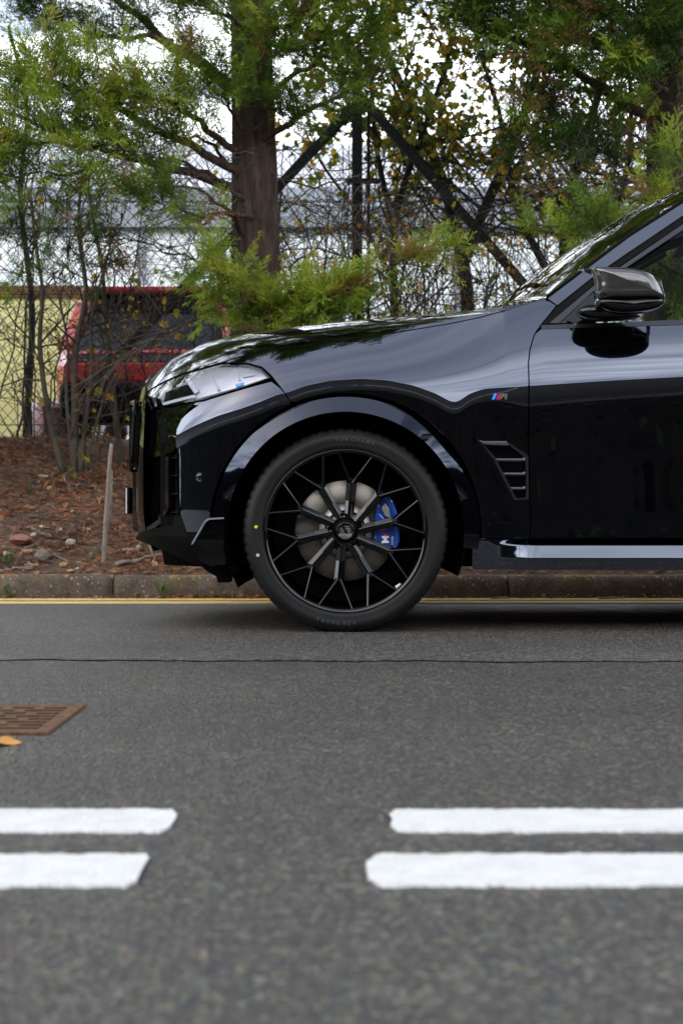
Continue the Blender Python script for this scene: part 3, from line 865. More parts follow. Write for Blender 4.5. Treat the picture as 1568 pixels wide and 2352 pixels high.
# front fascia between the corners: dark panel, kidney frames with bars, plate
def fx_(w, z):
    a = XS-np.interp(z, NOSE_Z, NOSE_X)
    return XS-a*np.clip(1-(np.abs(w)/BW)**NE, 0, 1)**(1/NE)
wv = np.linspace(-0.60, 0.60, 41); zv = np.linspace(0.28, 0.95, 24)
WW, ZZ = np.meshgrid(wv, zv); XX = fx_(WW, ZZ)+0.022
V = np.stack([XX, YC-WW, ZZ], -1).reshape(-1, 3); ii = np.arange(V.shape[0]).reshape(24, 41)
fs = [(int(ii[i, j]), int(ii[i+1, j]), int(ii[i+1, j+1]), int(ii[i, j+1])) for i in range(23) for j in range(40)]
fascia = mesh('front_fascia', V, fs, M['gloss'], suv, True)
for s in (-1, 1):
    m_ = MB(); rim_ = [(0.04, 0.90), (0.40, 0.90), (0.47, 0.84), (0.44, 0.68), (0.36, 0.62), (0.06, 0.62)]
    m_.tube([(float(fx_(w*s, z))+0.004, YC-w*s, z) for w, z in rim_+rim_[:1]], 0.008, 8); m_.build('grille_frame', M['gloss'], fascia)
    for k in range(7):
        w = 0.09+0.052*k
        m_ = MB(); m_.box((float(fx_(w, 0.75))-0.004, YC-w*s-0.008, 0.635), (float(fx_(w, 0.75))+0.03, YC-w*s+0.008, 0.885)); m_.build('grille_bar', M['matt'], fascia)
m_ = MB(); m_.box((-0.893, YC-0.26, 0.44), (-0.879, YC+0.26, 0.552)); rounded(m_.build('plate_holder', M['matt'], fascia), 0.004)
m_ = MB(); m_.box((-0.898, YC-0.255, 0.444), (-0.8935, YC+0.255, 0.549)); m_.build('number_plate', M['white'], fascia)
m_ = MB(); m_.box((-0.880, YC-0.2, 0.47), (-0.85, YC+0.2, 0.53)); m_.build('plate_bracket', M['matt'], fascia)

# ---------------- glasshouse
def gh(x, z): return 0.895-0.43*(np.asarray(z, float)-1.14)+0*np.asarray(x, float)
pil_top = [(1256, 683), (1345, 616), (1445, 541), (1568, 463), (1680, 408), (1800, 375), (2000, 348), (2400, 335), (2800, 345), (3050, 378)]
pil_bot = [(1278.6, 701), (1365, 632), (1445, 577), (1568, 494), (1690, 430), (1810, 395), (2000, 372), (2400, 360), (2780, 372), (2950, 392)]
FAR.append(panel('a_pillar', pil_top+[(3150, 420), (3290, 690), (3200, 735), (3080, 735), (3020, 480)]+pil_bot[::-1], M['paint'], suv, f=lambda x, z: gh(x, z)+0.010+0.0*x, step=0.02, flange=0.02))
trim_o = [(1240, 749)]+[(p[0]+1, p[1]+2) for p in pil_bot]
trim_i = [(1258, 744), (1362, 653), (1438, 600), (1568, 512), (1690, 447), (1810, 411), (2000, 388), (2400, 376), (2780, 388), (2930, 405)]
FAR.append(panel('window_seal', trim_o+trim_i[::-1], M['matt'], suv, f=lambda x, z: gh(x, z)+0.004, step=0.03, flange=0.02))
tr_a = [(1261, 742), (1364, 655), (1440, 602), (1568, 514), (1690, 449)]
tr_b = [(1283, 742), (1362, 668), (1439, 613), (1568, 527), (1690, 460)]
FAR.append(panel('window_trim', tr_a+tr_b[::-1], M['trim'], suv, f=lambda x, z: gh(x, z)+0.009-0.25*np.abs(x*0), step=0.03, flange=0.012))
FAR.append(panel('belt_trim', [(1241, 747), (1400, 741), (1568, 734), (2400, 716), (3080, 706), (3080, 718), (2400, 728), (1568, 746), (1400, 751), (1243, 756)], M['trim'], suv, f=lambda x, z: np.full_like(np.asarray(x, float), 0.905)+0.5*(1.13-np.asarray(z, float)), step=0.03, flange=0.03))
tri_p = [(1277, 742), (1362, 671), (1368, 742)]
FAR.append(panel('mirror_base_panel', tri_p, M['gloss'], suv, f=lambda x, z: gh(x, z)+0.004, step=0.03, flange=0.01))
FAR.append(panel('door_glass', [(1340, 744), (1362, 668), (1439, 610), (1568, 522), (1690, 456), (1810, 411), (1970, 392), (1970, 736), (1568, 744)], M['glass'], suv, f=lambda x, z: gh(x, z)-0.006, step=0.06, flange=0))
FAR.append(panel('b_pillar', [(1968, 390), (2030, 388), (2040, 735), (1968, 737)], M['gloss'], suv, f=lambda x, z: gh(x, z)+0.0, step=0.05, flange=0.02))
FAR.append(panel('rear_door_glass', [(2036, 388), (2400, 376), (2780, 388), (2930, 405), (3030, 500), (3080, 730), (2040, 735)], M['glass'], suv, f=lambda x, z: gh(x, z)-0.006, step=0.08, flange=0))
# windscreen: from pillar to pillar, bowed forward
pt = to_surf([(1150, 706)]+pil_top[:6], lambda x, z: gh(x, z)+0.006)
pt = resample(pt, 0.04, False)
nW = 41; V = []
for (x, z) in pt:
    wp = float(gh(x, z))+0.004
    for k in range(nW):
        t_ = -1+2*k/(nW-1)
        bow = (1-abs(t_)**2.4)
        V.append((x-0.20*bow, YC+t_*wp, z+0.012*bow))
ii = np.arange(len(V)).reshape(len(pt), nW)
fs = [(int(ii[i, j]), int(ii[i, j+1]), int(ii[i+1, j+1]), int(ii[i+1, j])) for i in range(len(pt)-1) for j in range(nW-1)]
mesh('windscreen', V, fs, M['screen_glass'], suv, True)
# gasket along the pillar edge
m_ = MB(); g_ = to_surf([(p[0]-1, p[1]-1) for p in pil_top[:6]], lambda x, z: gh(x, z)+0.012)
m_.tube([(x, YC-float(gh(x, z))-0.010, z) for x, z in g_], 0.007, 6); FAR.append(m_.build('screen_gasket', M['matt'], suv, True))
# roof, closed tail
rx = np.linspace(float(pt[-1][0])-0.15, 3.5, 24); V = []
for x in rx:
    zr = float(np.interp(x, [1.3, 1.7, 2.2, 2.7, 3.2, 3.5], [1.60, 1.675, 1.705, 1.70, 1.66, 1.62]))
    wr = 0.64
    for k in range(21):
        t_ = -1+2*k/20
        V.append((x, YC+t_*wr, zr+0.045*(1-abs(t_)**2.5)))
ii = np.arange(len(V)).reshape(24, 21)
fs = [(int(ii[i, j]), int(ii[i+1, j]), int(ii[i+1, j+1]), int(ii[i, j+1])) for i in range(23) for j in range(20)]
mesh('roof', V, fs, M['paint'], suv, True)
wv = np.linspace(-0.93, 0.93, 21); zv = np.linspace(0.28, 1.12, 8)
V = [(3.93+0.09*(1-abs(w/0.93)**3), YC+w, z) for z in zv for w in wv]; ii = np.arange(len(V)).reshape(8, 21)
mesh('tailgate', V, [(int(ii[i, j]), int(ii[i, j+1]), int(ii[i+1, j+1]), int(ii[i+1, j])) for i in range(7) for j in range(20)], M['paint'], suv, True)
V = [(3.5+0.45*t_+0.08*(1-abs(w/0.9)**2), YC+w*(0.70+0.25*t_), 1.64-0.52*t_) for t_ in np.linspace(0, 1, 6) for w in wv]; ii = np.arange(len(V)).reshape(6, 21)
mesh('rear_window', V, [(int(ii[i, j]), int(ii[i, j+1]), int(ii[i+1, j+1]), int(ii[i+1, j])) for i in range(5) for j in range(20)], M['glass'], suv, True)
# cabin: dashboard, seats, wheel, head lining
m_ = MB(); m_.box((0.62, YC-0.80, 0.80), (1.10, YC+0.80, 1.02)); rounded(m_.build('dashboard', M['interior'], suv), 0.04, 3)
for s in (-1, 1):
    for (xx, nm) in ((1.95, 'seat'), (2.85, 'seat')):
        m_ = MB(); m_.box((xx-0.45, YC+s*0.38-0.25, 0.62), (xx+0.05, YC+s*0.38+0.25, 0.78))
        m_.box((-0.07, -0.25, 0), (0.07, 0.25, 0.62), Matrix.Translation((xx+0.05, YC+s*0.38, 0.74)) @ Matrix.Rotation(R(14), 4, 'Y'))
        m_.box((-0.05, -0.13, 0.66), (0.05, 0.13, 0.84), Matrix.Translation((xx+0.05, YC+s*0.38, 0.72)) @ Matrix.Rotation(R(14), 4, 'Y'))
        rounded(m_.build(nm, M['interior'], suv), 0.03, 3)
vs = []
m_ = MB(); m_.tube([(1.32+0.07*math.sin(2*math.pi*k/24), YC-0.38+0.19*math.cos(2*math.pi*k/24), 1.0+0.17*math.sin(2*math.pi*k/24)) for k in range(25)], 0.016, 8); m_.tube([(1.32, YC-0.38, 1.0), (1.05, YC-0.38, 0.93)], 0.03, 8)
m_.build('steering_wheel', M['interior'], suv, True)

# ---------------- door mirror (pillow shapes grown from the traced outline)
def inflate(name, px_pts, Y0, near, far, mat, parent, rings=9, cx=None, power=0.5, smooth_n=2):
    p = np.array(px_pts, float)
    for _ in range(smooth_n):                 # corner cutting
        p = np.stack([0.75*p+0.25*np.roll(p, -1, 0), 0.25*p+0.75*np.roll(p, -1, 0)], 1).reshape(-1, 2)
    c0 = p.mean(0) if cx is None else np.array(cx, float)
    n = len(p); vs = []; fs = []
    def ringpts(s, dy): return [P(c0[0]+(a-c0[0])*s, c0[1]+(b-c0[1])*s, Y0)+Vector((0, dy, 0)) for a, b in p]
    lv = []
    for k in range(rings):
        t_ = k/(rings-1); ang_ = t_*math.pi/2
        lv.append((math.cos(ang_)**power, -near*math.sin(ang_)))
    lv = [(math.cos(k/5*math.pi/2)**power, far*math.sin(k/5*math.pi/2)) for k in range(4, 0, -1)]+lv
    for s, dy_ in lv: vs += ringpts(max(s, 0.02), dy_)
    m0 = len(lv)
    for i in range(m0-1):
        for k in range(n): fs.append((i*n+k, i*n+(k+1) % n, (i+1)*n+(k+1) % n, (i+1)*n+k))
    fs.append(tuple((m0-1)*n+k for k in range(n)))
    fs.append(tuple(range(n))[::-1])
    o = mesh(name, vs, fs, mat, parent, True)
    return o
mir_arm = inflate('mirror_arm', [(1320, 713), (1343, 701), (1372, 700), (1420, 720), (1472, 724), (1466, 733), (1362, 738), (1330, 729)], 5.80, 0.06, 0.10, M['gloss'], suv, smooth_n=2)
low = inflate('mirror_lower', [(1363, 688), (1420, 690), (1523, 684), (1526, 700), (1505, 714), (1462, 722), (1410, 722), (1372, 708)], 5.72, 0.075, 0.07, M['gloss'], mir_arm)
cap = inflate('mirror_cap', [(1364, 690), (1366, 640), (1352, 617), (1375, 614), (1440, 617), (1482, 625), (1510, 648), (1527, 684), (1524, 691), (1480, 692), (1420, 694)], 5.72, 0.085, 0.07, M['carbon'], mir_arm, smooth_n=2, power=0.42)
m_ = MB(); m_.prism([P(1336, 616.5, 5.73), P(1380, 616, 5.70), P(1380, 622, 5.70), P(1362, 626, 5.72)], (0, 0.05, 0)); m_.build('mirror_horn', M['carbon'], mir_arm)
m_ = MB(); m_.prism([P(1516, 640, 5.70), P(1524, 668, 5.70), P(1520, 700, 5.70), P(1512, 706, 5.70)], (0.004, 0.10, 0)); m_.build('mirror_glass', M['chrome'], mir_arm)
FAR.append(mir_arm)

# ---------------- wheel
def text_mesh(s, size, bold=False, depth=0.0015):
    cu = bpy.data.curves.new('lettering', 'FONT'); cu.body = s; cu.size = size; cu.align_x = 'CENTER'; cu.extrude = depth; cu.resolution_u = 3
    if bold: cu.offset = size*0.02
    t_ = bpy.data.objects.new('lettering', cu); COL.objects.link(t_)
    dg = bpy.context.evaluated_depsgraph_get(); me = bpy.data.meshes.new_from_object(t_.evaluated_get(dg))
    v = np.array([tuple(q_.co) for q_ in me.vertices]); f_ = [tuple(q_.vertices) for q_ in me.polygons]
    bpy.data.objects.remove(t_); bpy.data.curves.remove(cu); bpy.data.meshes.remove(me)
    return v, f_
TY = 5.805                                   # outer sidewall plane
def make_wheel():
    hub = Vector((WX, TY, WZ))
    KR = 1.027
    prof = [(0.012, 0.299), (0.030, 0.299), (0.034, 0.285), (0.050, 0.276), (0.26, 0.268), (0.262, 0.29), (0.255, 0.305)]
    root = empty('wheel_root_tmp', hub)
    vs, fs = lathe([(a_, r_*KR) for a_, r_ in [(0.014, 0.2985), (0.006, 0.2945), (0.006, 0.2925), (0.0100, 0.2845), (0.020, 0.2800), (0.05, 0.2745), (0.24, 0.268), (0.255, 0.285), (0.262, 0.300)]], 96, hub)
    root_w = mesh('wheel', [Vector(v)-hub for v in vs], fs, M['wheel'], None, True)
    root_w.parent = suv; root_w.location = hub-Vector(suv.location)
    bpy.data.objects.remove(root)
    W0 = root_w
    # tyre
    nseg = 66; sub = 4; vs = []; fs = []
    tp = [(0.016, 0.292), (0.007, 0.299), (0.003, 0.306), (0.0015, 0.312), (0.002, 0.318), (-0.001, 0.326), (-0.001, 0.338), (0.0015, 0.348), (0.0035, 0.3495), (0.008, 0.357), (0.016, 0.3645), (0.022, 0.3675), (0.034, 0.3715), (0.05, 0.374), (0.085, 0.3755), (0.088, 0.369), (0.096, 0.369), (0.099, 0.376),
          (0.137, 0.3765), (0.140, 0.369), (0.149, 0.369), (0.152, 0.3765), (0.185, 0.376), (0.188, 0.369), (0.196, 0.369), (0.199, 0.3755), (0.24, 0.373), (0.258, 0.367), (0.272, 0.35), (0.276, 0.33), (0.27, 0.305), (0.262, 0.298)]
    nn = nseg*sub
    for i in range(nn):
        a = 2*math.pi*i/nn
        for k, (ax, r) in enumerate(tp):
            r += 0.0080
            if i % sub == 0 and 10 <= k <= 14: r -= 0.0065 if k > 10 else 0.004
            # flattened contact patch
            z = r*math.cos(a)
            vs.append((hub.x+r*math.sin(a), hub.y+ax, hub.z+max(z, -(WZ-0.001))))
    k = len(tp)
    for i in range(nn):
        j = (i+1) % nn
        for q_ in range(k-1): fs.append((i*k+q_, i*k+q_+1, j*k+q_+1, j*k+q_))
    mesh('tyre', vs, fs, M['tyre'], W0, True)
    # lettering on the sidewall
    def arc_text(s, size, ang0, rad, step_scale, mat, nm, bold=True, squash=1.0):
        # accumulate letters of one word along an arc (angle clockwise from top)
        letters = [text_mesh(ch, size, bold) for ch in s]
        widths = [max(v[:, 0])-min(v[:, 0]) if len(v) else size*0.3 for v, f_ in letters]
        tot = sum(widths)+size*0.16*(len(s)-1); cur = -tot/2; av = []; af = []
        for (v, f_), wd in zip(letters, widths):
            cxx = cur+wd/2; cur += wd+size*0.16
            a = ang0+cxx/rad*step_scale
            if len(v) == 0: continue
            xm = (max(v[:, 0])+min(v[:, 0]))/2; b = len(av)
            for p in v:
                lx = (p[0]-xm); lr = rad+(p[1]-size*0.35)*squash
                av.append((hub.x+lr*math.sin(a)+lx*math.cos(a), hub.y-0.0012-p[2], hub.z+lr*math.cos(a)-lx*math.sin(a)))
            af += [tuple(q_+b for q_ in ff) for ff in f_]
        mesh(nm, av, af, mat, W0)
    arc_text('YOKOHAMA', 0.019, R(6), 0.3405, 1.18, M['tyre_letter'], 'tyre_lettering')
    arc_text('YOKOHAMA', 0.019, R(186), 0.3405, 1.18, M['tyre_letter'], 'tyre_lettering')
    for (px, py, rad_, mt, hol) in ((588, 1210, 0.0062, 'yellowdot', False), (592, 1275, 0.0055, 'white', True)):
        c_ = P(px, py, TY-0.001)
        vs, fs = lathe([(0, rad_), (-0.001, rad_), (-0.001, rad_*0.5 if hol else 0.0)], 14, c_); mesh('tyre_dot', vs, fs, M[mt], W0)
    # ten Y spokes
    JR, TR = 0.191, 0.2945
    def pol(r, ang): return Vector((r*math.sin(ang), 0, r*math.cos(ang)))
    def bar(mb, r0, a0, r1, a1, w0, w1, d0, d1, th0, th1, top=0.22):
        p0 = pol(r0, a0); p1 = pol(r1, a1); dr = (p1-p0).normalized(); nrm = Vector((dr.z, 0, -dr.x))
        vs = []
        for (p, w, d, th) in ((p0, w0, d0, th0), (p1, w1, d1, th1)):
            for (s, dd) in ((-1, th), (-0.94, 0.011), (-top, 0.0), (top, 0.0), (0.94, 0.011), (1, th)):
                vs.append(hub+p+nrm*(s*w/2)+Vector((0, d+dd, 0)))
        fs = [(k, k+1, k+7, k+6) for k in range(5)]+[(5, 0, 6, 11), (0, 5, 4, 3, 2, 1), (6, 7, 8, 9, 10, 11)]
        fs = [f_[::-1] for f_ in fs]
        mb.add(vs, fs)
    sp_me = None
    for k in range(10):
        if sp_me is None:
            mb = MB(); j = 0.0
            bar(mb, 0.050, R(6.5), 0.115, R(1.5), 0.038, 0.039, 0.040, 0.046, 0.03, 0.035)
            bar(mb, 0.112, R(1.6), JR+0.004, j, 0.039, 0.043, 0.0455, 0.036, 0.035, 0.04)
            for s in (-1, 1):
                bar(mb, JR-0.012, j+s*R(0.8), TR, j+s*R(12.4), 0.0235, 0.0155, 0.0368, 0.0115, 0.035, 0.04)
            o = mb.build('spoke', M['wheel'], W0); rounded(o, 0.0016, 1); sp_me = o.data
            # keep spoke geometry about the hub so copies can turn
        else:
            o = obj('spoke', sp_me, None, W0); rounded(o, 0.0016, 1)
        o.rotation_euler = (0, R(7.4+36*k), 0)
    # alternate roots mirrored in pairs round the bolt holes is carried by the hub plate
    mb = MB(); vs, fs = lathe([(0.066, 0.078), (0.050, 0.066), (0.046, 0.046), (0.047, 0.040), (0.047, 0.0)], 60, hub); mb.add(vs, fs); mb.build('hub_plate', M['wheel'], W0, True)
    for k in range(5):
        a = R(-10+72*k); c_ = hub+pol(0.056, a)
        vs, fs = lathe([(0.0475, 0.0125), (0.0405, 0.0125), (0.0405, 0.0095), (0.056, 0.009), (0.056, 0.0)], 18, c_); mesh('lug_recess', vs, fs, M['under'], W0, True)
    vs, fs = lathe([(0.046, 0.034), (0.034, 0.034), (0.0325, 0.032), (0.0325, 0.0285), (0.0355, 0.026), (0.0355, 0.0)], 40, hub); mesh('centre_cap', vs, fs, M['wheel'], W0, True)
    for k in range(8):
        c_ = hub+pol(0.0300, R(8+45*k)); vs, fs = lathe([(0.0325, 0.0022), (0.0312, 0.0020), (0.0312, 0.0)], 8, c_); mesh('cap_stud', vs, fs, M['chrome'], W0)
    mb = MB()
    for k in range(6):
        zz_ = 0.0165-0.0066*k; hx = math.sqrt(max(0, 0.0215**2-zz_**2)); mid = -zz_*0.55
        for (xa_, xb_) in ((-hx, mid-0.005), (mid+0.005, hx)):
            if xb_-xa_ > 0.003: mb.box((hub.x+xa_, hub.y+0.0342, hub.z+zz_-0.0014), (hub.x+xb_, hub.y+0.0357, hub.z+zz_+0.0014))
    mb.build('cap_emblem', M['steel'], W0)
    # brake disc and hat
    vs, fs = lathe([(0.128, 0.190), (0.112, 0.190), (0.110, 0.188), (0.110, 0.105)], 80, hub)
    dsk = mesh('brake_disc', [Vector(v)-hub for v in vs], fs, M['disc'], None, True); dsk.parent = W0
    vs, fs = lathe([(0.111, 0.104), (0.085, 0.100), (0.083, 0.06), (0.083, 0.0)], 48, hub); mesh('disc_hat', vs, fs, M['steel'], W0, True)
    # axle, strut and back plate close the view through the spokes
    vs, fs = lathe([(0.150, 0.0), (0.150, 0.271)], 48, hub); mesh('back_plate', vs, fs, M['under'], W0)
    # caliper: two-piece blue body around the disc edge at the rear
    def cal(name, pts, d0, d1, mat, bev=0.005):
        m2 = MB(); m2.prism([P(a, b, TY+d0) for a, b in pts], (0, d1-d0, 0)); return rounded(m2.build(name, mat, W0), bev, 2)
    cal('brake_caliper', [(858, 1262), (858, 1192), (866, 1165), (872, 1150), (880, 1138), (890, 1134), (903, 1150), (913, 1178), (918, 1210), (918, 1240), (911, 1266), (895, 1271), (872, 1268)], 0.088, 0.125, M['caliper'], 0.008)
    cal('caliper_bridge', [(872, 1130), (882, 1128), (902, 1152), (916, 1190), (918, 1240), (908, 1266), (902, 1262), (908, 1230), (905, 1190), (893, 1160)], 0.079, 0.100, M['caliper'])
    cal('caliper_lug', [(860, 1195), (862, 1172), (868, 1158), (872, 1162), (872, 1180), (888, 1198), (886, 1203), (866, 1204)], 0.076, 0.095, M['caliper'], 0.004)
    cal('brake_pad', [(874, 1166), (884, 1156), (893, 1168), (896, 1190), (884, 1186)], 0.080, 0.092, M['steel'], 0.002)
    cal('brake_pad', [(898, 1234), (904, 1232), (904, 1254), (898, 1252)], 0.080, 0.092, M['steel'], 0.002)
    v, f_ = text_mesh('M', 0.038, True, 0.001)
    c_ = P(884, 1239, TY+0.0865); vs = [(c_.x-(p[1]-0.0135)*1.0, c_.y-p[2], c_.z+p[0]*1.0) for p in v]
    mesh('caliper_letter', vs, f_, M['white'], W0)
    m2 = MB(); m2.prism([P(878, 1226, TY+0.0855), P(878, 1221, TY+0.0855), P(890.5, 1229, TY+0.0855), P(890.5, 1234, TY+0.0855)], (0, 0.003, 0)); m2.build('caliper_stripe', M['red'], W0)
    # sticker on the rim
    m2 = MB(); m2.prism([P(901, 1350, TY+0.030), P(918, 1339, TY+0.030), P(921, 1345, TY+0.030), P(904, 1357, TY+0.030)], (0, 0.003, 0)); m2.build('rim_sticker', M['white'], W0)
    return W0
wheel = make_wheel()
FAR.append(wheel)
# mirrored and repeated parts
def copy_tree(o, parent, loc=None, scale=None):
    c = o.copy(); COL.objects.link(c); c.parent = parent
    if loc is not None: c.location = loc
    if scale is not None: c.scale = scale
    for ch in [q_ for q_ in list(o.children)]: copy_tree(ch, c)
    return c
rw = copy_tree(wheel, suv, Vector(wheel.location)+Vector((WB, 0, 0)))
FAR.append(rw)
for o in FAR:
    l_ = Vector(o.location)
    copy_tree(o, suv, (l_.x, -l_.y, l_.z), (1, -1, 1))
# ------------------------------------------------------------------ background: warehouse, yellow wall, red car, fence
def simple(name, col, rough=0.6, metal=0.0, var=0.15, scale=6, bump=0.0):
    q = Mat(name, col, rough, metal); c = q.coord(); n = q.noise(c, scale, 5, 0.6)
    q.color(q.ramp(n, [(0.25, tuple(x*(1-var) for x in col)), (0.75, tuple(min(1, x*(1+var)) for x in col))]))
    if bump: q.bump(n, bump, 0.01)
    return q.m
M['cladding'] = simple('white_cladding', (0.72, 0.76, 0.76), 0.5, 0, 0.08, 1.5)
M['roof_sheet'] = simple('grey_roof_sheet', (0.42, 0.43, 0.46), 0.6, 0, 0.12, 0.8)
M['band'] = simple('blue_grey_fascia', (0.19, 0.21, 0.235), 0.5, 0, 0.15, 1.0)
M['yellow_wall'] = simple('pale_yellow_render', (0.94, 0.88, 0.40), 0.8, 0, 0.08, 1.2)
M['brown_band'] = simple('brown_timber', (0.17, 0.09, 0.03), 0.8, 0, 0.3, 9)
M['redpaint'] = Mat('red_car_paint', (0.42, 0.008, 0.018), 0.25, 0.0, Coat_Weight=1.0).m
M['redlens'] = Mat('red_lens', (0.55, 0.02, 0.015), 0.15, 0.0, Coat_Weight=1.0).m
M['orangelens'] = Mat('orange_lens', (0.7, 0.18, 0.03), 0.15, 0.0).m
M['darkglass'] = Mat('dark_car_glass', (0.012, 0.018, 0.024), 0.08, 0.0, Specular_IOR_Level=0.35).m
M['greybin'] = simple('grey_plastic', (0.10, 0.095, 0.10), 0.6, 0, 0.1, 3)
M['fencewire'] = Mat('dark_green_wire', (0.005, 0.012, 0.010), 0.8, Specular_IOR_Level=0.1).m
M['fencepost'] = simple('dark_painted_post', (0.005, 0.0055, 0.005), 0.8, 0, 0.3, 8)

# white clad warehouse beyond the yard
WY = 34.0
wh = empty('warehouse', (0, WY, YARD_Z), 'long white-clad warehouse with pale grey pitched roof behind the trees', 'building')
ez = P(0, 522, WY).z; rz = P(0, 332, WY+12).z; bz = P(0, 440, WY+2.6).z
mb = MB(); wz = ez-YARD_Z
prof = []
for k in range(5):
    x = k*0.2; prof += [(x, 0), (x+0.11, 0), (x+0.135, -0.035), (x+0.175, -0.035)]
prof.append((1.0, 0))
vs = []; fs = []
for (x, y) in prof: vs += [(x, y, 0), (x, y, wz)]
fs = [(2*i, 2*i+2, 2*i+3, 2*i+1) for i in range(len(prof)-1)]
pm = bpy.data.meshes.new('wall_panel'); pm.from_pydata(vs, [], fs); pm.update(); pm.materials.append(M['cladding'])
for i in range(-16, 16):
    o = obj('wall_panel', pm, None, wh); o.location = (i*1.0, 0, 0)
sl = Vector((0, 12, rz-ez)); L_ = sl.length
vs = []; fs = []; prof = [(0, 0), (0.9, 0), (0.93, 0.05), (0.97, 0.05), (1.0, 0)]
for (x, h) in prof: vs += [(x, -0.25, h-0.1), (x, 12, rz-ez+h)]
fs = [(2*i, 2*i+2, 2*i+3, 2*i+1) for i in range(len(prof)-1)]
rm = bpy.data.meshes.new('roof_sheet'); rm.from_pydata(vs, [], fs); rm.update(); rm.materials.append(M['roof_sheet'])
for i in range(-16, 16):
    o = obj('roof_sheet', rm, None, wh); o.location = (i*1.0, 0, wz)
mb = MB(); mb.box((-16.2, WY-0.32, ez-0.05), (16.2, WY-0.05, ez+0.42)); mb.build('gutter_fascia', M['band'], wh)
mb = MB(); mb.box((-16.2, WY+2.2, ez+1.02), (16.2, WY+2.5, ez+1.32)); mb.build('roof_walkway', M['band'], wh)
mb = MB(); mb.box((-16, WY+0.1, YARD_Z), (16, WY+12, ez-0.1)); mb.build('core', M['cladding'], wh)
for px in (330, 1050, 1480):
    x = (px-CX)*WY/FPX
    mb = MB(); mb.tube([(x, WY-0.12, YARD_Z), (x, WY-0.12, ez)], 0.09, 10); mb.build('downpipe', M['band'], wh, True)
for px in (120, 700, 1250):
    x = (px-CX)*WY/FPX
    w_ = mesh('roller_door', [(x-1.4, WY-0.05, YARD_Z), (x+1.4, WY-0.05, YARD_Z), (x+1.4, WY-0.05, YARD_Z+2.4), (x-1.4, WY-0.05, YARD_Z+2.4)], [(0, 1, 2, 3)], M['band'], wh)

# pale yellow wall with brown coping
yw = empty('yellow_wall', (-4.2, 16.3, YARD_Z), 'pale yellow rendered wall with brown timber coping beyond the fence', 'wall')
x0, x1 = -8.0, (222-CX)*16.3/FPX; zt_ = P(0, 684, 16.3).z
mb = MB(); mb.box((x0, 16.3, YARD_Z-0.1), (x1, 16.5, zt_)); mb.build('render', M['yellow_wall'], yw)
for k in range(2):
    z0 = zt_+0.003+k*0.062
    mb = MB(); mb.box((x0, 16.27-0.004*k, z0), (x1+0.02, 16.53, z0+0.058)); mb.build('coping_board', M['brown_band'], yw)
# white bollard and grey bin in front of it
c_ = P(78, 1000, 15.2)
bo = empty('bollard', (c_.x, 15.2, YARD_Z), 'round-topped white bollard beside the grey bin', 'bollard')
vs, fs = [], []
prof = [(0.0, 0.10), (0.38, 0.10), (0.46, 0.085), (0.51, 0.05), (0.525, 0.0)]
for i in range(20):
    a = 2*math.pi*i/20
    for (z, r) in prof: vs.append((c_.x+r*math.cos(a), 15.2+r*math.sin(a), YARD_Z-0.02+z))
for i in range(20):
    j = (i+1) % 20
    for k in range(4): fs.append((i*5+k, j*5+k, j*5+k+1, i*5+k+1))
mesh('post', vs, fs, M['white'], bo, True)
c_ = P(104, 1000, 15.4)
bn = empty('storage_bin', (c_.x, 15.4, YARD_Z), 'dark grey bin with pale lid beside the red hatchback', 'bin')
mb = MB(); mb.box((c_.x-0.17, 15.25, YARD_Z-0.02), (c_.x+0.17, 15.7, YARD_Z+0.46)); rounded(mb.build('body', M['greybin'], bn), 0.03)
mb = MB(); mb.box((c_.x-0.21, 15.2, YARD_Z+0.463), (c_.x+0.21, 15.75, YARD_Z+0.53)); rounded(mb.build('lid', M['cladding'], bn), 0.02)

# red hatchback seen from behind
rc = empty('red_hatchback', (-1.72, 16.0, YARD_Z+0.02), 'red hatchback parked tail-first behind the chain-link fence', 'car')
RCX, RZ0 = -1.71, YARD_Z+0.02
def rc_ring(Y, half):
    """half: list of (w, z) from sill up to roof centre"""
    return [(RCX-w, Y, RZ0+z) for w, z in half]+[(RCX+w, Y, RZ0+z) for w, z in half[::-1]]
lower = [(0.70, 0.22), (0.82, 0.26), (0.86, 0.45), (0.87, 0.62), (0.855, 0.80), (0.80, 0.93), (0.0, 0.95)]
def scaled(k, dz=0.0): return [(w*k, z+dz*(z > 0.5)) for w, z in lower]
rings = [rc_ring(14.02, [(w*0.90, 0.3+(z-0.3)*0.86) for w, z in lower]), rc_ring(14.10, scaled(0.975)), rc_ring(14.4, scaled(1.0)), rc_ring(15.5, scaled(1.0)), rc_ring(16.9, scaled(0.99, -0.02)), rc_ring(17.6, scaled(0.95, -0.12)), rc_ring(17.9, scaled(0.84, -0.28))]
n = len(rings[0]); vs = [p for r in rings for p in r]; fs = []
for i in range(len(rings)-1):
    for k in range(n): fs.append((i*n+k, i*n+(k+1) % n, (i+1)*n+(k+1) % n, (i+1)*n+k))
fs += [tuple(range(n)), tuple((len(rings)-1)*n+k for k in range(n))[::-1]]
b_ = mesh('body', vs, fs, M['redpaint'], rc, True); rounded(b_, 0.03, 2)
cab = [(14.14, 0.82, 0.94, 0), (14.42, 0.66, 1.40, 1), (14.9, 0.63, 1.47, 1), (15.8, 0.62, 1.46, 1), (16.75, 0.76, 0.94, 0)]
vs = []; fs = []
base = [(14.14, 0.80), (14.42, 0.82), (14.9, 0.83), (15.8, 0.83), (16.75, 0.80)]
for (Y, w, z, _), (Yb, wb) in zip(cab, base):
    vs += [(RCX-wb, Y, RZ0+0.93), (RCX-w, Y, RZ0+z), (RCX+w, Y, RZ0+z), (RCX+wb, Y, RZ0+0.93)]
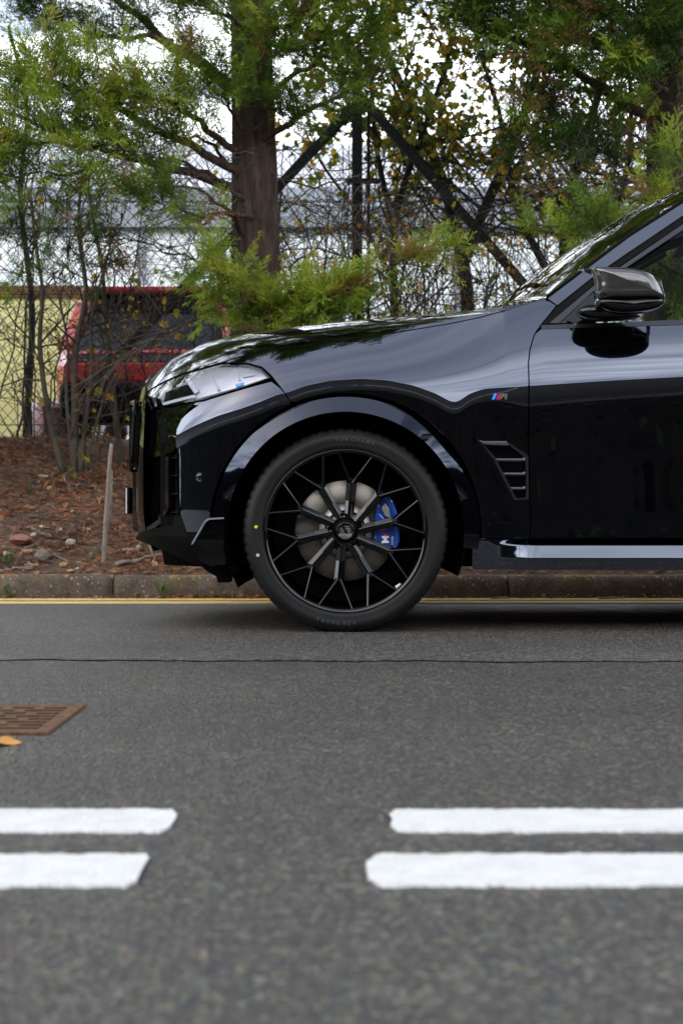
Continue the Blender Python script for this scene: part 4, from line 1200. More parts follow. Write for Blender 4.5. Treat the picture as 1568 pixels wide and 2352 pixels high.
for i in range(4):
    for k in range(3): fs.append((i*4+k, i*4+k+1, (i+1)*4+k+1, (i+1)*4+k))
gl_ = mesh('cabin_glass', vs, fs, M['darkglass'], rc)
mb = MB(); mb.box((RCX-0.66, 14.30, RZ0+1.405), (RCX+0.66, 15.9, RZ0+1.50)); rounded(mb.build('roof', M['redpaint'], rc, True), 0.045, 4)
mb = MB(); mb.box((RCX-0.60, 14.12, RZ0+1.40), (RCX+0.60, 14.40, RZ0+1.47)); rounded(mb.build('spoiler', M['redpaint'], rc), 0.03, 3)
for s in (-1, 1):
    mb = MB(); mb.prism([(RCX+s*0.80, 14.12, RZ0+0.93), (RCX+s*0.66, 14.12, RZ0+0.93), (RCX+s*0.53, 14.36, RZ0+1.40), (RCX+s*0.64, 14.38, RZ0+1.42)], (0, 0.25, 0)); rounded(mb.build('rear_pillar', M['redpaint'], rc), 0.015)
    mb = MB(); mb.prism([(RCX+s*0.83, 14.06, RZ0+0.92), (RCX+s*0.70, 14.04, RZ0+0.92), (RCX+s*0.60, 14.27, RZ0+1.32), (RCX+s*0.70, 14.30, RZ0+1.36)], (0, 0.12, 0)); rounded(mb.build('tail_light', M['redlens'], rc), 0.015)
    mb = MB(); mb.prism([(RCX+s*0.725, 14.14, RZ0+1.12), (RCX+s*0.66, 14.13, RZ0+1.12), (RCX+s*0.635, 14.19, RZ0+1.22), (RCX+s*0.70, 14.20, RZ0+1.22)], (0, 0.1, 0)); mb.build('indicator_light', M['orangelens'], rc)
    for Y in (14.75, 17.1):
        m_ = Matrix.Translation((RCX+s*0.76, Y, RZ0+0.30)) @ Matrix.Rotation(R(90), 4, 'Z')
        vs, fs = lathe([(-0.09, 0.18), (-0.09, 0.28), (-0.06, 0.30), (0.06, 0.30), (0.09, 0.28), (0.09, 0.18)], 28, (0, 0, 0)); mesh('wheel', [m_ @ Vector(v) for v in vs], fs, M['tyre'], rc, True)
mb = MB(); mb.prism([(RCX-0.66, 13.995, RZ0+0.78), (RCX+0.66, 13.995, RZ0+0.78), (RCX+0.62, 14.10, RZ0+0.98), (RCX+0.51, 14.31, RZ0+1.385), (RCX-0.51, 14.31, RZ0+1.385), (RCX-0.62, 14.10, RZ0+0.98)], (0, 0.03, 0)); mb.build('rear_window', M['darkglass'], rc)
mb = MB(); mb.box((RCX-0.80, 13.93, RZ0+0.22), (RCX+0.80, 14.2, RZ0+0.58)); rounded(mb.build('rear_bumper', M['matt'], rc), 0.05, 3)
mb = MB(); mb.box((RCX-0.70, 13.985, RZ0+0.59), (RCX+0.70, 14.1, RZ0+0.77)); rounded(mb.build('tailgate_panel', M['redpaint'], rc), 0.03, 3)
mb = MB(); mb.box((RCX+0.0, 13.915, RZ0+0.30), (RCX+0.46, 13.928, RZ0+0.41)); mb.build('number_plate', M['yellowdot'], rc)
mb = MB(); mb.tube([(RCX-0.02, 14.2, RZ0+0.98), (RCX+0.3, 14.17, RZ0+1.06)], 0.012, 6); mb.build('wiper', M['matt'], rc)

# chain-link fence with straining post and two raking braces
fn = empty('chain_link_fence', (0, FENCE_Y, YARD_Z-0.05), 'dark green chain-link fence with raking braces along the top of the bank', 'fence')
CW, CH = 0.078, 0.086
ftop = 3.55
vs = []; fs = []
x = -5.2; k = 0; wr = 0.0024
rows_ = int((ftop-(YARD_Z-0.1))/(CH/2))
rr = random.Random(2)
while x < 5.2:
    ph = k % 2
    pts = []
    for i in range(rows_+1):
        s = 1 if (i+ph) % 2 else -1
        z = YARD_Z-0.1+i*CH/2
        sag = 0.010*math.sin(x*2.3+z*1.7)+0.006*math.sin(x*7+z*4)
        pts.append((x+s*CW/4+0.004*math.sin(z*5+x*3), FENCE_Y+sag+(0.0025 if s > 0 else -0.0025), z))
    b = len(vs)
    for (px_, py_, pz_) in pts: vs += [(px_-wr*1.2, py_+wr*0.7, pz_), (px_+wr*1.2, py_+wr*0.7, pz_), (px_, py_-wr*1.2, pz_)]
    for i in range(len(pts)-1):
        for q_ in range(3): fs.append((b+i*3+q_, b+i*3+(q_+1) % 3, b+i*3+3+(q_+1) % 3, b+i*3+3+q_))
    x += CW/2; k += 1
o = mesh('wire_mesh', vs, fs, M['fencewire'], fn); o['kind'] = 'stuff'
for z in (YARD_Z+0.05, 1.95, 2.75, ftop):
    mb = MB(); mb.tube([(-5.2, FENCE_Y+0.02, z), (5.2, FENCE_Y+0.02, z)], 0.003, 5); mb.build('line_wire', M['fencewire'], fn)
def post(px, w=0.075):
    x = (px-CX)*FENCE_Y/FPX
    mb = MB(); mb.box((x-w/2, FENCE_Y+0.03, YARD_Z-0.4), (x+w/2, FENCE_Y+0.03+w, ftop+0.10)); rounded(mb.build('post', M['fencepost'], fn), 0.008)
for px in (820, -190, 1835, 2850, -1200): post(px, 0.072)
mb = MB(); mb.tube([P(846, 1000, FENCE_Y+0.1), P(846, 250, FENCE_Y+0.1)], 0.012, 6); mb.build('stay_rod', M['fencepost'], fn)
for (a, b) in (((826, 232), (290, 800)), ((838, 232), (1262, 722))):
    pa = P(a[0], a[1], FENCE_Y+0.07); pb = P(b[0], b[1], FENCE_Y+0.16)
    d = (pb-pa); m_ = Matrix.Translation(pa) @ d.to_track_quat('Z', 'Y').to_matrix().to_4x4()
    mb = MB(); mb.box((-0.030, -0.030, 0), (0.030, 0.030, d.length+0.35), m_); rounded(mb.build('brace', M['fencepost'], fn), 0.006)
mb = MB(); mb.box((P(795, 0, FENCE_Y).x, FENCE_Y+0.01, P(0, 420, FENCE_Y).z), (P(872, 0, FENCE_Y).x, FENCE_Y+0.03, P(0, 409, FENCE_Y).z)); mb.build('bracket', M['fencepost'], fn)
# ------------------------------------------------------------------ vegetation
q = Mat('brown_bark', (0.1, 0.06, 0.045), 0.9)
c = q.coord((1, 1, 0.16)); n1 = q.noise(c, 34, 6, 0.65); n2 = q.noise(q.coord((1, 1, 0.5)), 5, 4)
b1 = q.ramp(n1, [(0.30, (0.014, 0.008, 0.006)), (0.5, (0.060, 0.036, 0.026)), (0.72, (0.14, 0.094, 0.068))])
q.color(q.mix(1.0, b1, q.ramp(n2, [(0.3, g3(0.7)), (0.7, g3(1.2))]), 'MULTIPLY')); q.bump(n1, 1.0, 0.03)
M['bark'] = q.m
M['twig'] = simple('dry_twig', (0.060, 0.044, 0.032), 0.85, 0, 0.45, 14)
M['greybark'] = simple('grey_shrub_bark', (0.075, 0.062, 0.046), 0.85, 0, 0.35, 18, 0.5)
M['darkbark'] = simple('dark_bark', (0.018, 0.014, 0.011), 0.9, 0, 0.4, 12, 0.4)
def leaf_mat(name, stops, trans=0.45, rough=0.55):
    m = bpy.data.materials.new(name); m.use_nodes = True; t = m.node_tree; t.nodes.clear()
    o = t.nodes.new('ShaderNodeOutputMaterial'); at = t.nodes.new('ShaderNodeAttribute'); at.attribute_name = 'tint'
    rp = t.nodes.new('ShaderNodeValToRGB'); e = rp.color_ramp.elements
    while len(e) < len(stops): e.new(0.5)
    for i, (p, cc) in enumerate(stops): e[i].position = p; e[i].color = (*cc, 1)
    t.links.new(at.outputs['Fac'], rp.inputs[0])
    di = t.nodes.new('ShaderNodeBsdfDiffuse'); tr = t.nodes.new('ShaderNodeBsdfTranslucent'); mx = t.nodes.new('ShaderNodeMixShader'); mx.inputs[0].default_value = trans
    t.links.new(rp.outputs[0], di.inputs[0]); t.links.new(rp.outputs[0], tr.inputs[0]); t.links.new(di.outputs[0], mx.inputs[1]); t.links.new(tr.outputs[0], mx.inputs[2])
    gl = t.nodes.new('ShaderNodeBsdfGlossy'); gl.inputs['Roughness'].default_value = rough; m2 = t.nodes.new('ShaderNodeMixShader'); m2.inputs[0].default_value = 0.03
    t.links.new(mx.outputs[0], m2.inputs[1]); t.links.new(gl.outputs[0], m2.inputs[2]); t.links.new(m2.outputs[0], o.inputs[0])
    return m
M['conifer'] = leaf_mat('conifer_sprays', [(0.0, (0.012, 0.030, 0.006)), (0.3, (0.042, 0.096, 0.009)), (0.6, (0.150, 0.250, 0.016)), (0.88, (0.35, 0.43, 0.036)), (0.97, (0.30, 0.14, 0.05))], 0.48)
M['maple'] = leaf_mat('autumn_leaves', [(0.0, (0.045, 0.090, 0.012)), (0.3, (0.10, 0.16, 0.014)), (0.5, (0.25, 0.24, 0.016)), (0.72, (0.52, 0.32, 0.018)), (0.9, (0.46, 0.20, 0.03)), (1.0, (0.22, 0.10, 0.03))], 0.62)
M['hedgeleaf'] = leaf_mat('dark_hedge_leaves', [(0.0, (0.010, 0.020, 0.007)), (0.5, (0.022, 0.042, 0.011)), (1.0, (0.045, 0.07, 0.018))], 0.25)
M['weed'] = leaf_mat('weed_leaves', [(0.0, (0.05, 0.11, 0.02)), (1.0, (0.13, 0.25, 0.04))], 0.4)

VR = np.random.default_rng(5)
def unit(v): return v/np.maximum(np.linalg.norm(v, axis=-1, keepdims=True), 1e-9)
class Tri:
    """collects triangle templates placed by frames"""
    def __init__(self): self.v = []; self.t = []
    def place(self, tmpl, pos, dirs, ups, size, tint):
        """tmpl (k,3,3) triangles; pos, dirs, ups (n,3); size, tint (n)"""
        pos = np.asarray(pos, float); n = len(pos)
        if n == 0: return
        X = unit(np.asarray(dirs, float)); U = np.asarray(ups, float)
        Yv = unit(np.cross(U, X)); Zv = np.cross(X, Yv)
        Rm = np.stack([X, Yv, Zv], 1)*np.asarray(size, float)[:, None, None]   # rows are axes
        pts = tmpl.reshape(-1, 3) @ Rm + pos[:, None, :]
        self.v.append(pts.reshape(-1, 3)); self.t.append(np.repeat(np.asarray(tint, float), tmpl.shape[0]*3))
    def build(self, name, mat, parent):
        V = np.concatenate(self.v); a = np.concatenate(self.t)
        T = np.arange(len(V)).reshape(-1, 3)
        return tris_mesh(name, V, T, mat, parent, attr=a)
def frond_template(seed, nb=9, leafl=0.125, leafw=0.036, nl=6):
    r = np.random.default_rng(seed); tr = []
    def leaf(p, d, l, w):
        d = unit(d); s = unit(np.cross(d, np.array([0.15, 0.1, 1])+r.normal(0, 0.35, 3)))
        tr.append([p-s*w/2, p+s*w/2, p+d*l])
    for i in range(nb):
        t = 0.06+0.90*(i/nb); p = np.array([t, 0.04*np.sin(3*t), 0.10*t*t])
        for s in (-1, 1):
            if r.random() < 0.12: continue
            a = np.radians(38+r.normal(0, 9)); d = np.array([np.cos(a), s*np.sin(a), r.normal(0.08, 0.36)])
            bl = (0.46*(1-0.62*t)+0.06)*r.uniform(0.7, 1.2)
            for k in range(nl):
                q_ = p+d*bl*(k+0.2)/nl
                da = d+np.array([0, 0, 0])+r.normal(0, 0.38, 3)
                leaf(q_, da, leafl*r.uniform(0.7, 1.3), leafw)
    for k in range(4): leaf(np.array([0.86+0.05*k, 0, 0.09]), np.array([1, r.normal(0, 0.3), r.normal(0, 0.2)]), leafl, leafw)
    return np.array(tr)
FROND = [frond_template(s) for s in range(5)]
FRONDL = [frond_template(s+20, 6, 0.26, 0.075, 3) for s in range(3)]
def leaf_template():
    o = np.array([(0, 0, 0), (0.22, 0.30, 0.05), (0.45, 0.22, 0.02), (0.62, 0.50, 0.10), (0.72, 0.20, 0.02), (1.0, 0.0, -0.10), (0.72, -0.20, 0.02), (0.62, -0.50, 0.10), (0.45, -0.22, 0.02), (0.22, -0.30, 0.05)])
    c = np.array((0.45, 0, -0.03)); n = len(o)
    return np.array([[c, o[i], o[(i+1) % n]] for i in range(n)])
LEAF = leaf_template()
LEAF4 = np.array([[(0, 0, 0), (0.5, -0.3, 0.06), (1, 0, -0.05)], [(0, 0, 0), (1, 0, -0.05), (0.5, 0.3, 0.06)]], float)

def wander(p, d, L_, n, jit, lift=0.0, rg=VR):
    pts = [np.array(p, float)]; d = unit(np.array(d, float))
    for i in range(n):
        d = unit(d+rg.normal(0, jit, 3)+np.array([0, 0, lift]))
        pts.append(pts[-1]+d*L_/n)
    return pts
def poly_at(pts, t):
    seg = np.linalg.norm(np.diff(pts, axis=0), axis=1); cum = np.concatenate([[0], np.cumsum(seg)]); s = t*cum[-1]
    i = min(np.searchsorted(cum, s, 'right')-1, len(seg)-1)
    u = (s-cum[i])/max(seg[i], 1e-9)
    return pts[i]+(pts[i+1]-pts[i])*u, unit(pts[i+1]-pts[i])
def smoothline(pts, n=14):
    pts = np.array(pts, float)
    t = np.linspace(0, 1, len(pts)); tt = np.linspace(0, 1, n)
    o = np.stack([np.interp(tt, t, pts[:, k]) for k in range(3)], -1)
    for _ in range(2): o[1:-1] = 0.25*o[:-2]+0.5*o[1:-1]+0.25*o[2:]
    return o
class Conifer:
    def __init__(self, name, label, base, group=None):
        self.o = empty(name, base, label, 'tree', group); self.fol = Tri(); self.limb = MB(); self.tw = MB()
    def trunk(self, pts, radii, n=20, seed=0):
        pts = smoothline(pts, 40); rad = np.interp(np.linspace(0, 1, 40), np.linspace(0, 1, len(radii)), radii)
        rg = np.random.default_rng(seed); ph = rg.uniform(0, 6.28, 5); vs = []; fs = []
        for i, p in enumerate(pts):
            for k in range(n):
                a = 2*math.pi*k/n
                rr_ = rad[i]*(1+0.07*math.sin(3*a+ph[0]+i*0.05)+0.05*math.sin(5*a+ph[1]-i*0.08)+0.035*math.sin(9*a+ph[2]+0.02*i)+rg.normal(0, 0.012))
                vs.append((p[0]+rr_*math.cos(a), p[1]+rr_*math.sin(a), p[2]))
        for i in range(39):
            for k in range(n): fs.append((i*n+k, i*n+(k+1) % n, (i+1)*n+(k+1) % n, (i+1)*n+k))
        mesh('trunk', vs, fs, M['bark'], self.o, True); self.tp = pts
    def bough(self, pts, r0, twigs, tl=(0.25, 0.5), spread=0.8, lift=0.25, size=(0.12, 0.20), fr=7, tint=(0.55, 0.2), t0=0.2, bare=0, tmpl=None, wood=True):
        pts = smoothline([tuple(p) for p in pts], 14); pts[1:] += VR.normal(0, 0.012, (13, 3))
        if wood: self.limb.tube(pts, [r0*(1-0.85*i/13) for i in range(14)], 7)
        tm = FROND if tmpl is None else tmpl
        twigs = int(twigs*0.80); 
        for k in range(twigs+bare):
            t = t0+(1-t0)*VR.random()**0.85
            p, d = poly_at(pts, min(t, 0.995))
            dd = unit(d*0.9+VR.normal(0, spread, 3)*np.array([1, 0.8, 0.75])+np.array([0, 0, lift]))
            L_ = VR.uniform(*tl)*(1.15-0.4*t)
            isb = k >= twigs
            w = np.array(wander(p, dd, L_, 4, 0.16, 0.04 if not isb else -0.06))
            self.tw.tube(w, [0.0035, 0.003, 0.0025, 0.002, 0.0012], 3, False)
            if isb:
                for _ in range(3):
                    pp, d2 = poly_at(w, VR.uniform(0.2, 0.9)); w2 = wander(pp, d2+VR.normal(0, 0.7, 3), L_*0.6, 3, 0.2, -0.05); self.tw.tube(w2, [0.002, 0.0018, 0.0015, 0.001], 3, False)
                continue
            n = fr
            ts = np.linspace(0.15, 1.0, n); pos = []; dirs = []
            for tt_ in ts:
                pp, d2 = poly_at(w, min(tt_, 0.999)); pos.append(pp); dirs.append(unit(d2+VR.normal(0, 0.55, 3)*(tt_ < 0.95)+np.array([0, 0, 0.12])))
            base_t = np.clip(VR.normal(tint[0], tint[1]), 0.02, 0.9)
            tv = np.clip(base_t+VR.normal(0, 0.12, n), 0, 0.92)
            if VR.random() < 0.035: tv[:] = 0.98
            up = np.array([0, -0.35, 1])+VR.normal(0, 0.35, (n, 3))
            self.fol.place(tm[VR.integers(len(tm))], pos, dirs, up, VR.uniform(size[0], size[1], n), tv)
    def finish(self):
        if self.limb.v: self.limb.build('limbs', M['bark'], self.o, True)
        if self.tw.v:
            o = self.tw.build('twigs', M['twig'], self.o); o['kind'] = 'stuff'
        o = self.fol.build('crown', M['conifer'], self.o); o['kind'] = 'stuff'
def PP(l): return [P(a, b, Y) for a, b, Y in l]

# first conifer: furrowed trunk rising behind the bonnet
tz = float(bank_z(-0.52, 9.45))
t1 = Conifer('conifer_tree', 'conifer with thick furrowed brown trunk rising behind the bonnet of the SUV', (-0.52, 9.45, tz))
t1.trunk([(-0.53, 9.45, tz-0.15), P(588, 760, 9.45), P(590, 560, 9.45), P(588, 380, 9.45), P(584, 180, 9.45), P(578, 0, 9.45), P(572, -300, 9.45), P(570, -900, 9.5), P(570, -1700, 9.5)], [0.20, 0.155, 0.148, 0.137, 0.125, 0.118, 0.10, 0.07, 0.02], seed=1)
B = t1.bough
B(PP([(560, 440, 9.4), (430, 395, 9.1), (250, 345, 8.9), (60, 270, 8.8), (-90, 225, 8.8)]), 0.032, 60, (0.2, 0.42), 0.6, 0.25, tint=(0.70, 0.18))
B(PP([(560, 400, 9.4), (420, 330, 9.1), (250, 240, 8.9), (120, 185, 8.8), (40, 160, 8.8)]), 0.030, 62, (0.2, 0.42), 0.6, 0.2, tint=(0.74, 0.17))
B(PP([(550, 350, 9.3), (440, 270, 9.0), (330, 210, 8.9), (230, 170, 8.9)]), 0.024, 44, (0.2, 0.4), 0.6, 0.2, tint=(0.74, 0.17))
B(PP([(300, 330, 8.95), (180, 330, 8.8), (60, 330, 8.75), (-60, 350, 8.7)]), 0.016, 44, (0.2, 0.38), 0.6, 0.05, tint=(0.70, 0.18), t0=0.0)
B(PP([(250, 360, 8.95), (170, 400, 8.8), (90, 410, 8.75), (30, 400, 8.7)]), 0.012, 26, (0.18, 0.32), 0.6, -0.05, tint=(0.4, 0.2), t0=0.0)
B(PP([(590, 250, 9.45), (490, 165, 9.9), (380, 85, 10.1), (290, 15, 10.2), (180, -60, 10.2)]), 0.052, 30, (0.25, 0.5), 0.7, 0.1, tint=(0.3, 0.15), t0=0.35, bare=10)
B(PP([(400, 95, 10.1), (280, 80, 10.0), (180, 70, 9.9), (90, 30, 9.9)]), 0.02, 40, (0.2, 0.4), 0.6, -0.05, tint=(0.22, 0.12), t0=0.2)
B(PP([(590, 500, 9.4), (530, 490, 9.1), (460, 500, 8.9), (390, 470, 8.8), (325, 440, 8.75)]), 0.016, 34, (0.12, 0.24), 0.5, 0.1, size=(0.09, 0.15), tint=(0.62, 0.18), t0=0.35)
# low bright spray in front of the trunk
B(PP([(470, 650, 9.25), (520, 705, 8.9), (600, 740, 8.7), (690, 725, 8.6), (790, 690, 8.55)]), 0.017, 46, (0.12, 0.24), 0.5, 0.16, size=(0.10, 0.17), tint=(0.76, 0.14), t0=0.12, fr=8)
B(PP([(560, 735, 8.75), (640, 710, 8.6), (720, 690, 8.5), (780, 665, 8.5)]), 0.012, 36, (0.12, 0.22), 0.5, 0.12, size=(0.10, 0.17), tint=(0.78, 0.13), t0=0.0, fr=8)
B(PP([(700, 705, 8.6), (800, 660, 8.5), (900, 610, 8.45), (1010, 568, 8.4)]), 0.010, 28, (0.08, 0.17), 0.35, 0.0, size=(0.08, 0.14), tint=(0.76, 0.13), t0=0.0, fr=7)
B(PP([(600, 720, 8.7), (540, 670, 8.6), (500, 640, 8.6), (480, 620, 8.6)]), 0.010, 30, (0.12, 0.24), 0.5, 0.25, size=(0.09, 0.15), tint=(0.76, 0.13), t0=0.0)
B(PP([(620, 745, 8.7), (720, 735, 8.6), (800, 720, 8.6), (850, 690, 8.6)]), 0.010, 26, (0.12, 0.24), 0.5, 0.2, size=(0.09, 0.15), tint=(0.5, 0.18), t0=0.0)
# right of the trunk and above
B(PP([(590, 330, 9.4), (690, 265, 9.1), (780, 220, 9.0), (880, 175, 8.9)]), 0.024, 26, (0.16, 0.3), 0.6, 0.25, tint=(0.55, 0.2), t0=0.35, bare=12)
B(PP([(610, 220, 9.4), (690, 160, 9.1), (770, 120, 9.0), (850, 100, 8.9)]), 0.02, 30, (0.16, 0.32), 0.6, 0.25, tint=(0.5, 0.2), t0=0.25)
B(PP([(600, 140, 9.3), (560, 70, 9.1), (480, 20, 9.0), (400, -20, 8.9)]), 0.02, 34, (0.16, 0.34), 0.6, 0.2, tint=(0.5, 0.2), t0=0.2)
B(PP([(600, 100, 9.2), (660, 50, 9.0), (740, 10, 8.9), (820, -40, 8.9)]), 0.02, 36, (0.16, 0.34), 0.6, 0.2, tint=(0.48, 0.2), t0=0.15)
B(PP([(600, 200, 9.2), (570, 160, 9.05), (620, 110, 9.0), (650, 60, 8.95)]), 0.012, 22, (0.16, 0.3), 0.7, 0.2, tint=(0.55, 0.2), t0=0.1)
B(PP([(560, 300, 9.2), (520, 240, 9.05), (490, 190, 9.0), (440, 150, 8.95)]), 0.014, 24, (0.16, 0.3), 0.6, 0.2, tint=(0.58, 0.2), t0=0.1)
B(PP([(590, 300, 9.2), (600, 260, 9.1), (640, 240, 9.05), (660, 290, 9.0)]), 0.010, 10, (0.12, 0.24), 0.7, 0.1, tint=(0.5, 0.2), t0=0.1)
# thin hanging sprays on the far left
for (a, b, Y) in ((40, 470, 9.2), (120, 480, 9.3), (210, 470, 9.3), (60, 560, 9.4), (150, 570, 9.4), (250, 560, 9.4)):
    B(PP([(a+30, b-70, Y), (a+15, b-20, Y-0.05), (a, b+30, Y-0.1), (a-10, b+80, Y-0.1)]), 0.006, 9, (0.12, 0.28), 0.8, -0.1, size=(0.09, 0.15), tint=(0.35, 0.15), t0=0.0, bare=9, fr=5)
# dead lower limbs and twigs
for (l, r0, nb_) in (([(570, 470, 9.4), (500, 400, 9.1), (380, 360, 8.9), (200, 340, 8.7)], 0.018, 26), ([(560, 560, 9.4), (540, 500, 9.2), (470, 430, 9.0), (330, 420, 8.9)], 0.02, 26),
                     ([(560, 400, 9.4), (480, 330, 9.2), (400, 300, 9.1), (300, 320, 9.0)], 0.014, 18), ([(590, 380, 9.4), (700, 430, 9.2), (800, 420, 9.1), (900, 460, 9.0)], 0.008, 16),
                     ([(600, 700, 9.3), (430, 740, 9.1), (330, 790, 9.0), (260, 840, 9.0)], 0.008, 22), ([(580, 620, 9.3), (440, 600, 9.2), (330, 560, 9.1), (250, 520, 9.0)], 0.010, 24),
                     ([(600, 640, 9.3), (700, 600, 9.1), (760, 520, 9.0), (860, 480, 9.0)], 0.008, 20)):
    B(PP(l), r0, 0, (0.25, 0.55), 0.7, -0.02, bare=nb_, t0=0.15)
def upper_crown(T, cx_, cy_, z0, z1, n, reach):
    for k in range(n):
        z = z0+(z1-z0)*k/n; a = k*2.4+VR.uniform(-0.3, 0.3); L_ = reach*(1-0.65*k/n)*VR.uniform(0.8, 1.1)
        d = np.array([math.cos(a), math.sin(a), 0]); p = np.array([cx_, cy_, z])
        T.bough([p, p+d*L_*0.4+np.array([0, 0, 0.10]), p+d*L_*0.75+np.array([0, 0, 0.12]), p+d*L_+np.array([0, 0, 0.2])], 0.03, int(24*L_/1.5), (0.3, 0.6), 0.7, 0.15, size=(0.24, 0.38), fr=5, tint=(0.45, 0.2), t0=0.15, tmpl=FRONDL)
upper_crown(t1, -0.54, 9.45, 4.4, 7.8, 44, 2.7)
t1.finish()

# second conifer: dark trunk at the windscreen
tz = float(bank_z(2.02, 9.3))
t2 = Conifer('conifer_tree', 'conifer with dark trunk and dense green crown standing beside the SUV windscreen', (2.02, 9.3, tz))
t2.trunk([(2.02, 9.3, tz-0.15), P(1560, 560, 9.3), P(1556, 300, 9.3), P(1552, 0, 9.3), P(1550, -400, 9.3), P(1550, -1000, 9.3), P(1550, -1700, 9.3)], [0.24, 0.20, 0.185, 0.17, 0.13, 0.08, 0.02], seed=3)
B = t2.bough
D_ = (0.38, 0.18)
B(PP([(1520, 300, 9.3), (1400, 200, 9.1), (1270, 130, 9.0), (1120, 60, 9.0), (1000, 20, 9.0)]), 0.034, 56, (0.2, 0.45), 0.65, 0.12, tint=D_)
B(PP([(1520, 170, 9.2), (1380, 100, 9.0), (1230, 50, 8.9), (1080, 0, 8.9)]), 0.03, 60, (0.2, 0.45), 0.65, 0.1, tint=(0.42, 0.17))
B(PP([(1520, 90, 9.1), (1400, 40, 8.9), (1280, 0, 8.8), (1150, -40, 8.8)]), 0.03, 60, (0.2, 0.45), 0.65, 0.1, tint=(0.42, 0.17))
B(PP([(1530, 210, 8.95), (1470, 170, 8.8), (1400, 120, 8.7), (1330, 100, 8.7)]), 0.02, 40, (0.2, 0.4), 0.65, 0.05, tint=(0.42, 0.17), t0=0)
B(PP([(1540, 60, 8.9), (1500, 60, 8.75), (1460, 30, 8.7), (1420, -20, 8.7)]), 0.02, 46, (0.2, 0.45), 0.7, 0.1, tint=(0.42, 0.17), t0=0)
B(PP([(1545, 230, 8.95), (1560, 150, 8.8), (1590, 90, 8.7), (1620, 60, 8.7)]), 0.02, 34, (0.2, 0.4), 0.7, 0.1, tint=(0.38, 0.17), t0=0)
B(PP([(1500, 380, 9.3), (1400, 350, 9.2), (1300, 330, 9.2), (1190, 310, 9.2)]), 0.016, 22, (0.16, 0.34), 0.7, -0.02, tint=(0.25, 0.12), bare=14)
B(PP([(1490, 420, 9.2), (1420, 380, 9.1), (1340, 300, 9.0), (1230, 240, 9.0)]), 0.014, 24, (0.16, 0.34), 0.7, 0.0, tint=(0.25, 0.12), bare=10)
B(PP([(1590, 640, 9.0), (1480, 590, 8.7), (1400, 545, 8.6), (1330, 540, 8.55), (1225, 518, 8.5)]), 0.014, 30, (0.10, 0.2), 0.45, 0.08, size=(0.08, 0.14), tint=(0.74, 0.14), t0=0.25, fr=8)
B(PP([(1480, 590, 8.65), (1430, 550, 8.6), (1380, 520, 8.55), (1330, 500, 8.5)]), 0.010, 20, (0.10, 0.2), 0.5, 0.1, size=(0.09, 0.16), tint=(0.64, 0.16), t0=0.1)
B(PP([(1540, 560, 8.7), (1500, 500, 8.6), (1480, 470, 8.55), (1490, 445, 8.5)]), 0.010, 12, (0.10, 0.2), 0.5, 0.1, size=(0.09, 0.15), tint=(0.66, 0.16), t0=0.1)
B(PP([(1600, 420, 8.9), (1580, 390, 8.8), (1560, 370, 8.75), (1545, 360, 8.7)]), 0.008, 12, (0.12, 0.22), 0.6, 0.2, size=(0.09, 0.16), tint=(0.6, 0.16), t0=0.1)
for l, nb_ in (([(1500, 460, 9.2), (1400, 440, 9.0), (1320, 400, 8.9), (1220, 430, 8.9)], 26), ([(1500, 400, 9.2), (1430, 430, 9.0), (1390, 480, 8.9), (1370, 540, 8.9)], 22), ([(1500, 340, 9.2), (1440, 300, 9.1), (1400, 330, 9.0), (1330, 350, 9.0)], 18)):
    B(PP(l), 0.012, 0, (0.2, 0.5), 0.7, -0.05, bare=nb_, t0=0.1)
upper_crown(t2, 1.99, 9.3, 4.4, 7.8, 44, 2.7)
# foliage low behind the cabin, seen through the side windows
B(PP([(1700, 900, 9.3), (1640, 760, 9.0), (1560, 680, 8.9), (1500, 640, 8.9)]), 0.012, 40, (0.16, 0.34), 0.6, 0.2, tint=(0.55, 0.2), t0=0.0)
t2.finish()

# third conifer off to the left edge: mirrored in the nose of the SUV
tz = float(bank_z(-4.1, 9.7))
t3 = Conifer('conifer_tree', 'conifer branched to the ground on the bank before the yellow wall', (-4.1, 9.7, tz))
t3.trunk([(-4.1, 9.7, tz-0.15), (-4.1, 9.7, 2.5), (-4.08, 9.7, 5.0), (-4.1, 9.7, 7.2)], [0.17, 0.13, 0.08, 0.02], seed=5)
upper_crown(t3, -4.1, 9.7, 0.9, 7.0, 44, 1.15)
t3.finish()
tz = float(bank_z(-5.6, 10.0))
t4 = Conifer('conifer_tree', 'conifer branched to the ground next to the end of the bank hedge', (-5.6, 10.0, tz))
t4.trunk([(-5.6, 10.0, tz-0.15), (-5.6, 10.0, 2.5), (-5.58, 10.0, 5.0), (-5.6, 10.0, 7.0)], [0.17, 0.13, 0.08, 0.02], seed=6)
upper_crown(t4, -5.6, 10.0, 0.9, 6.8, 40, 1.3)
t4.finish()
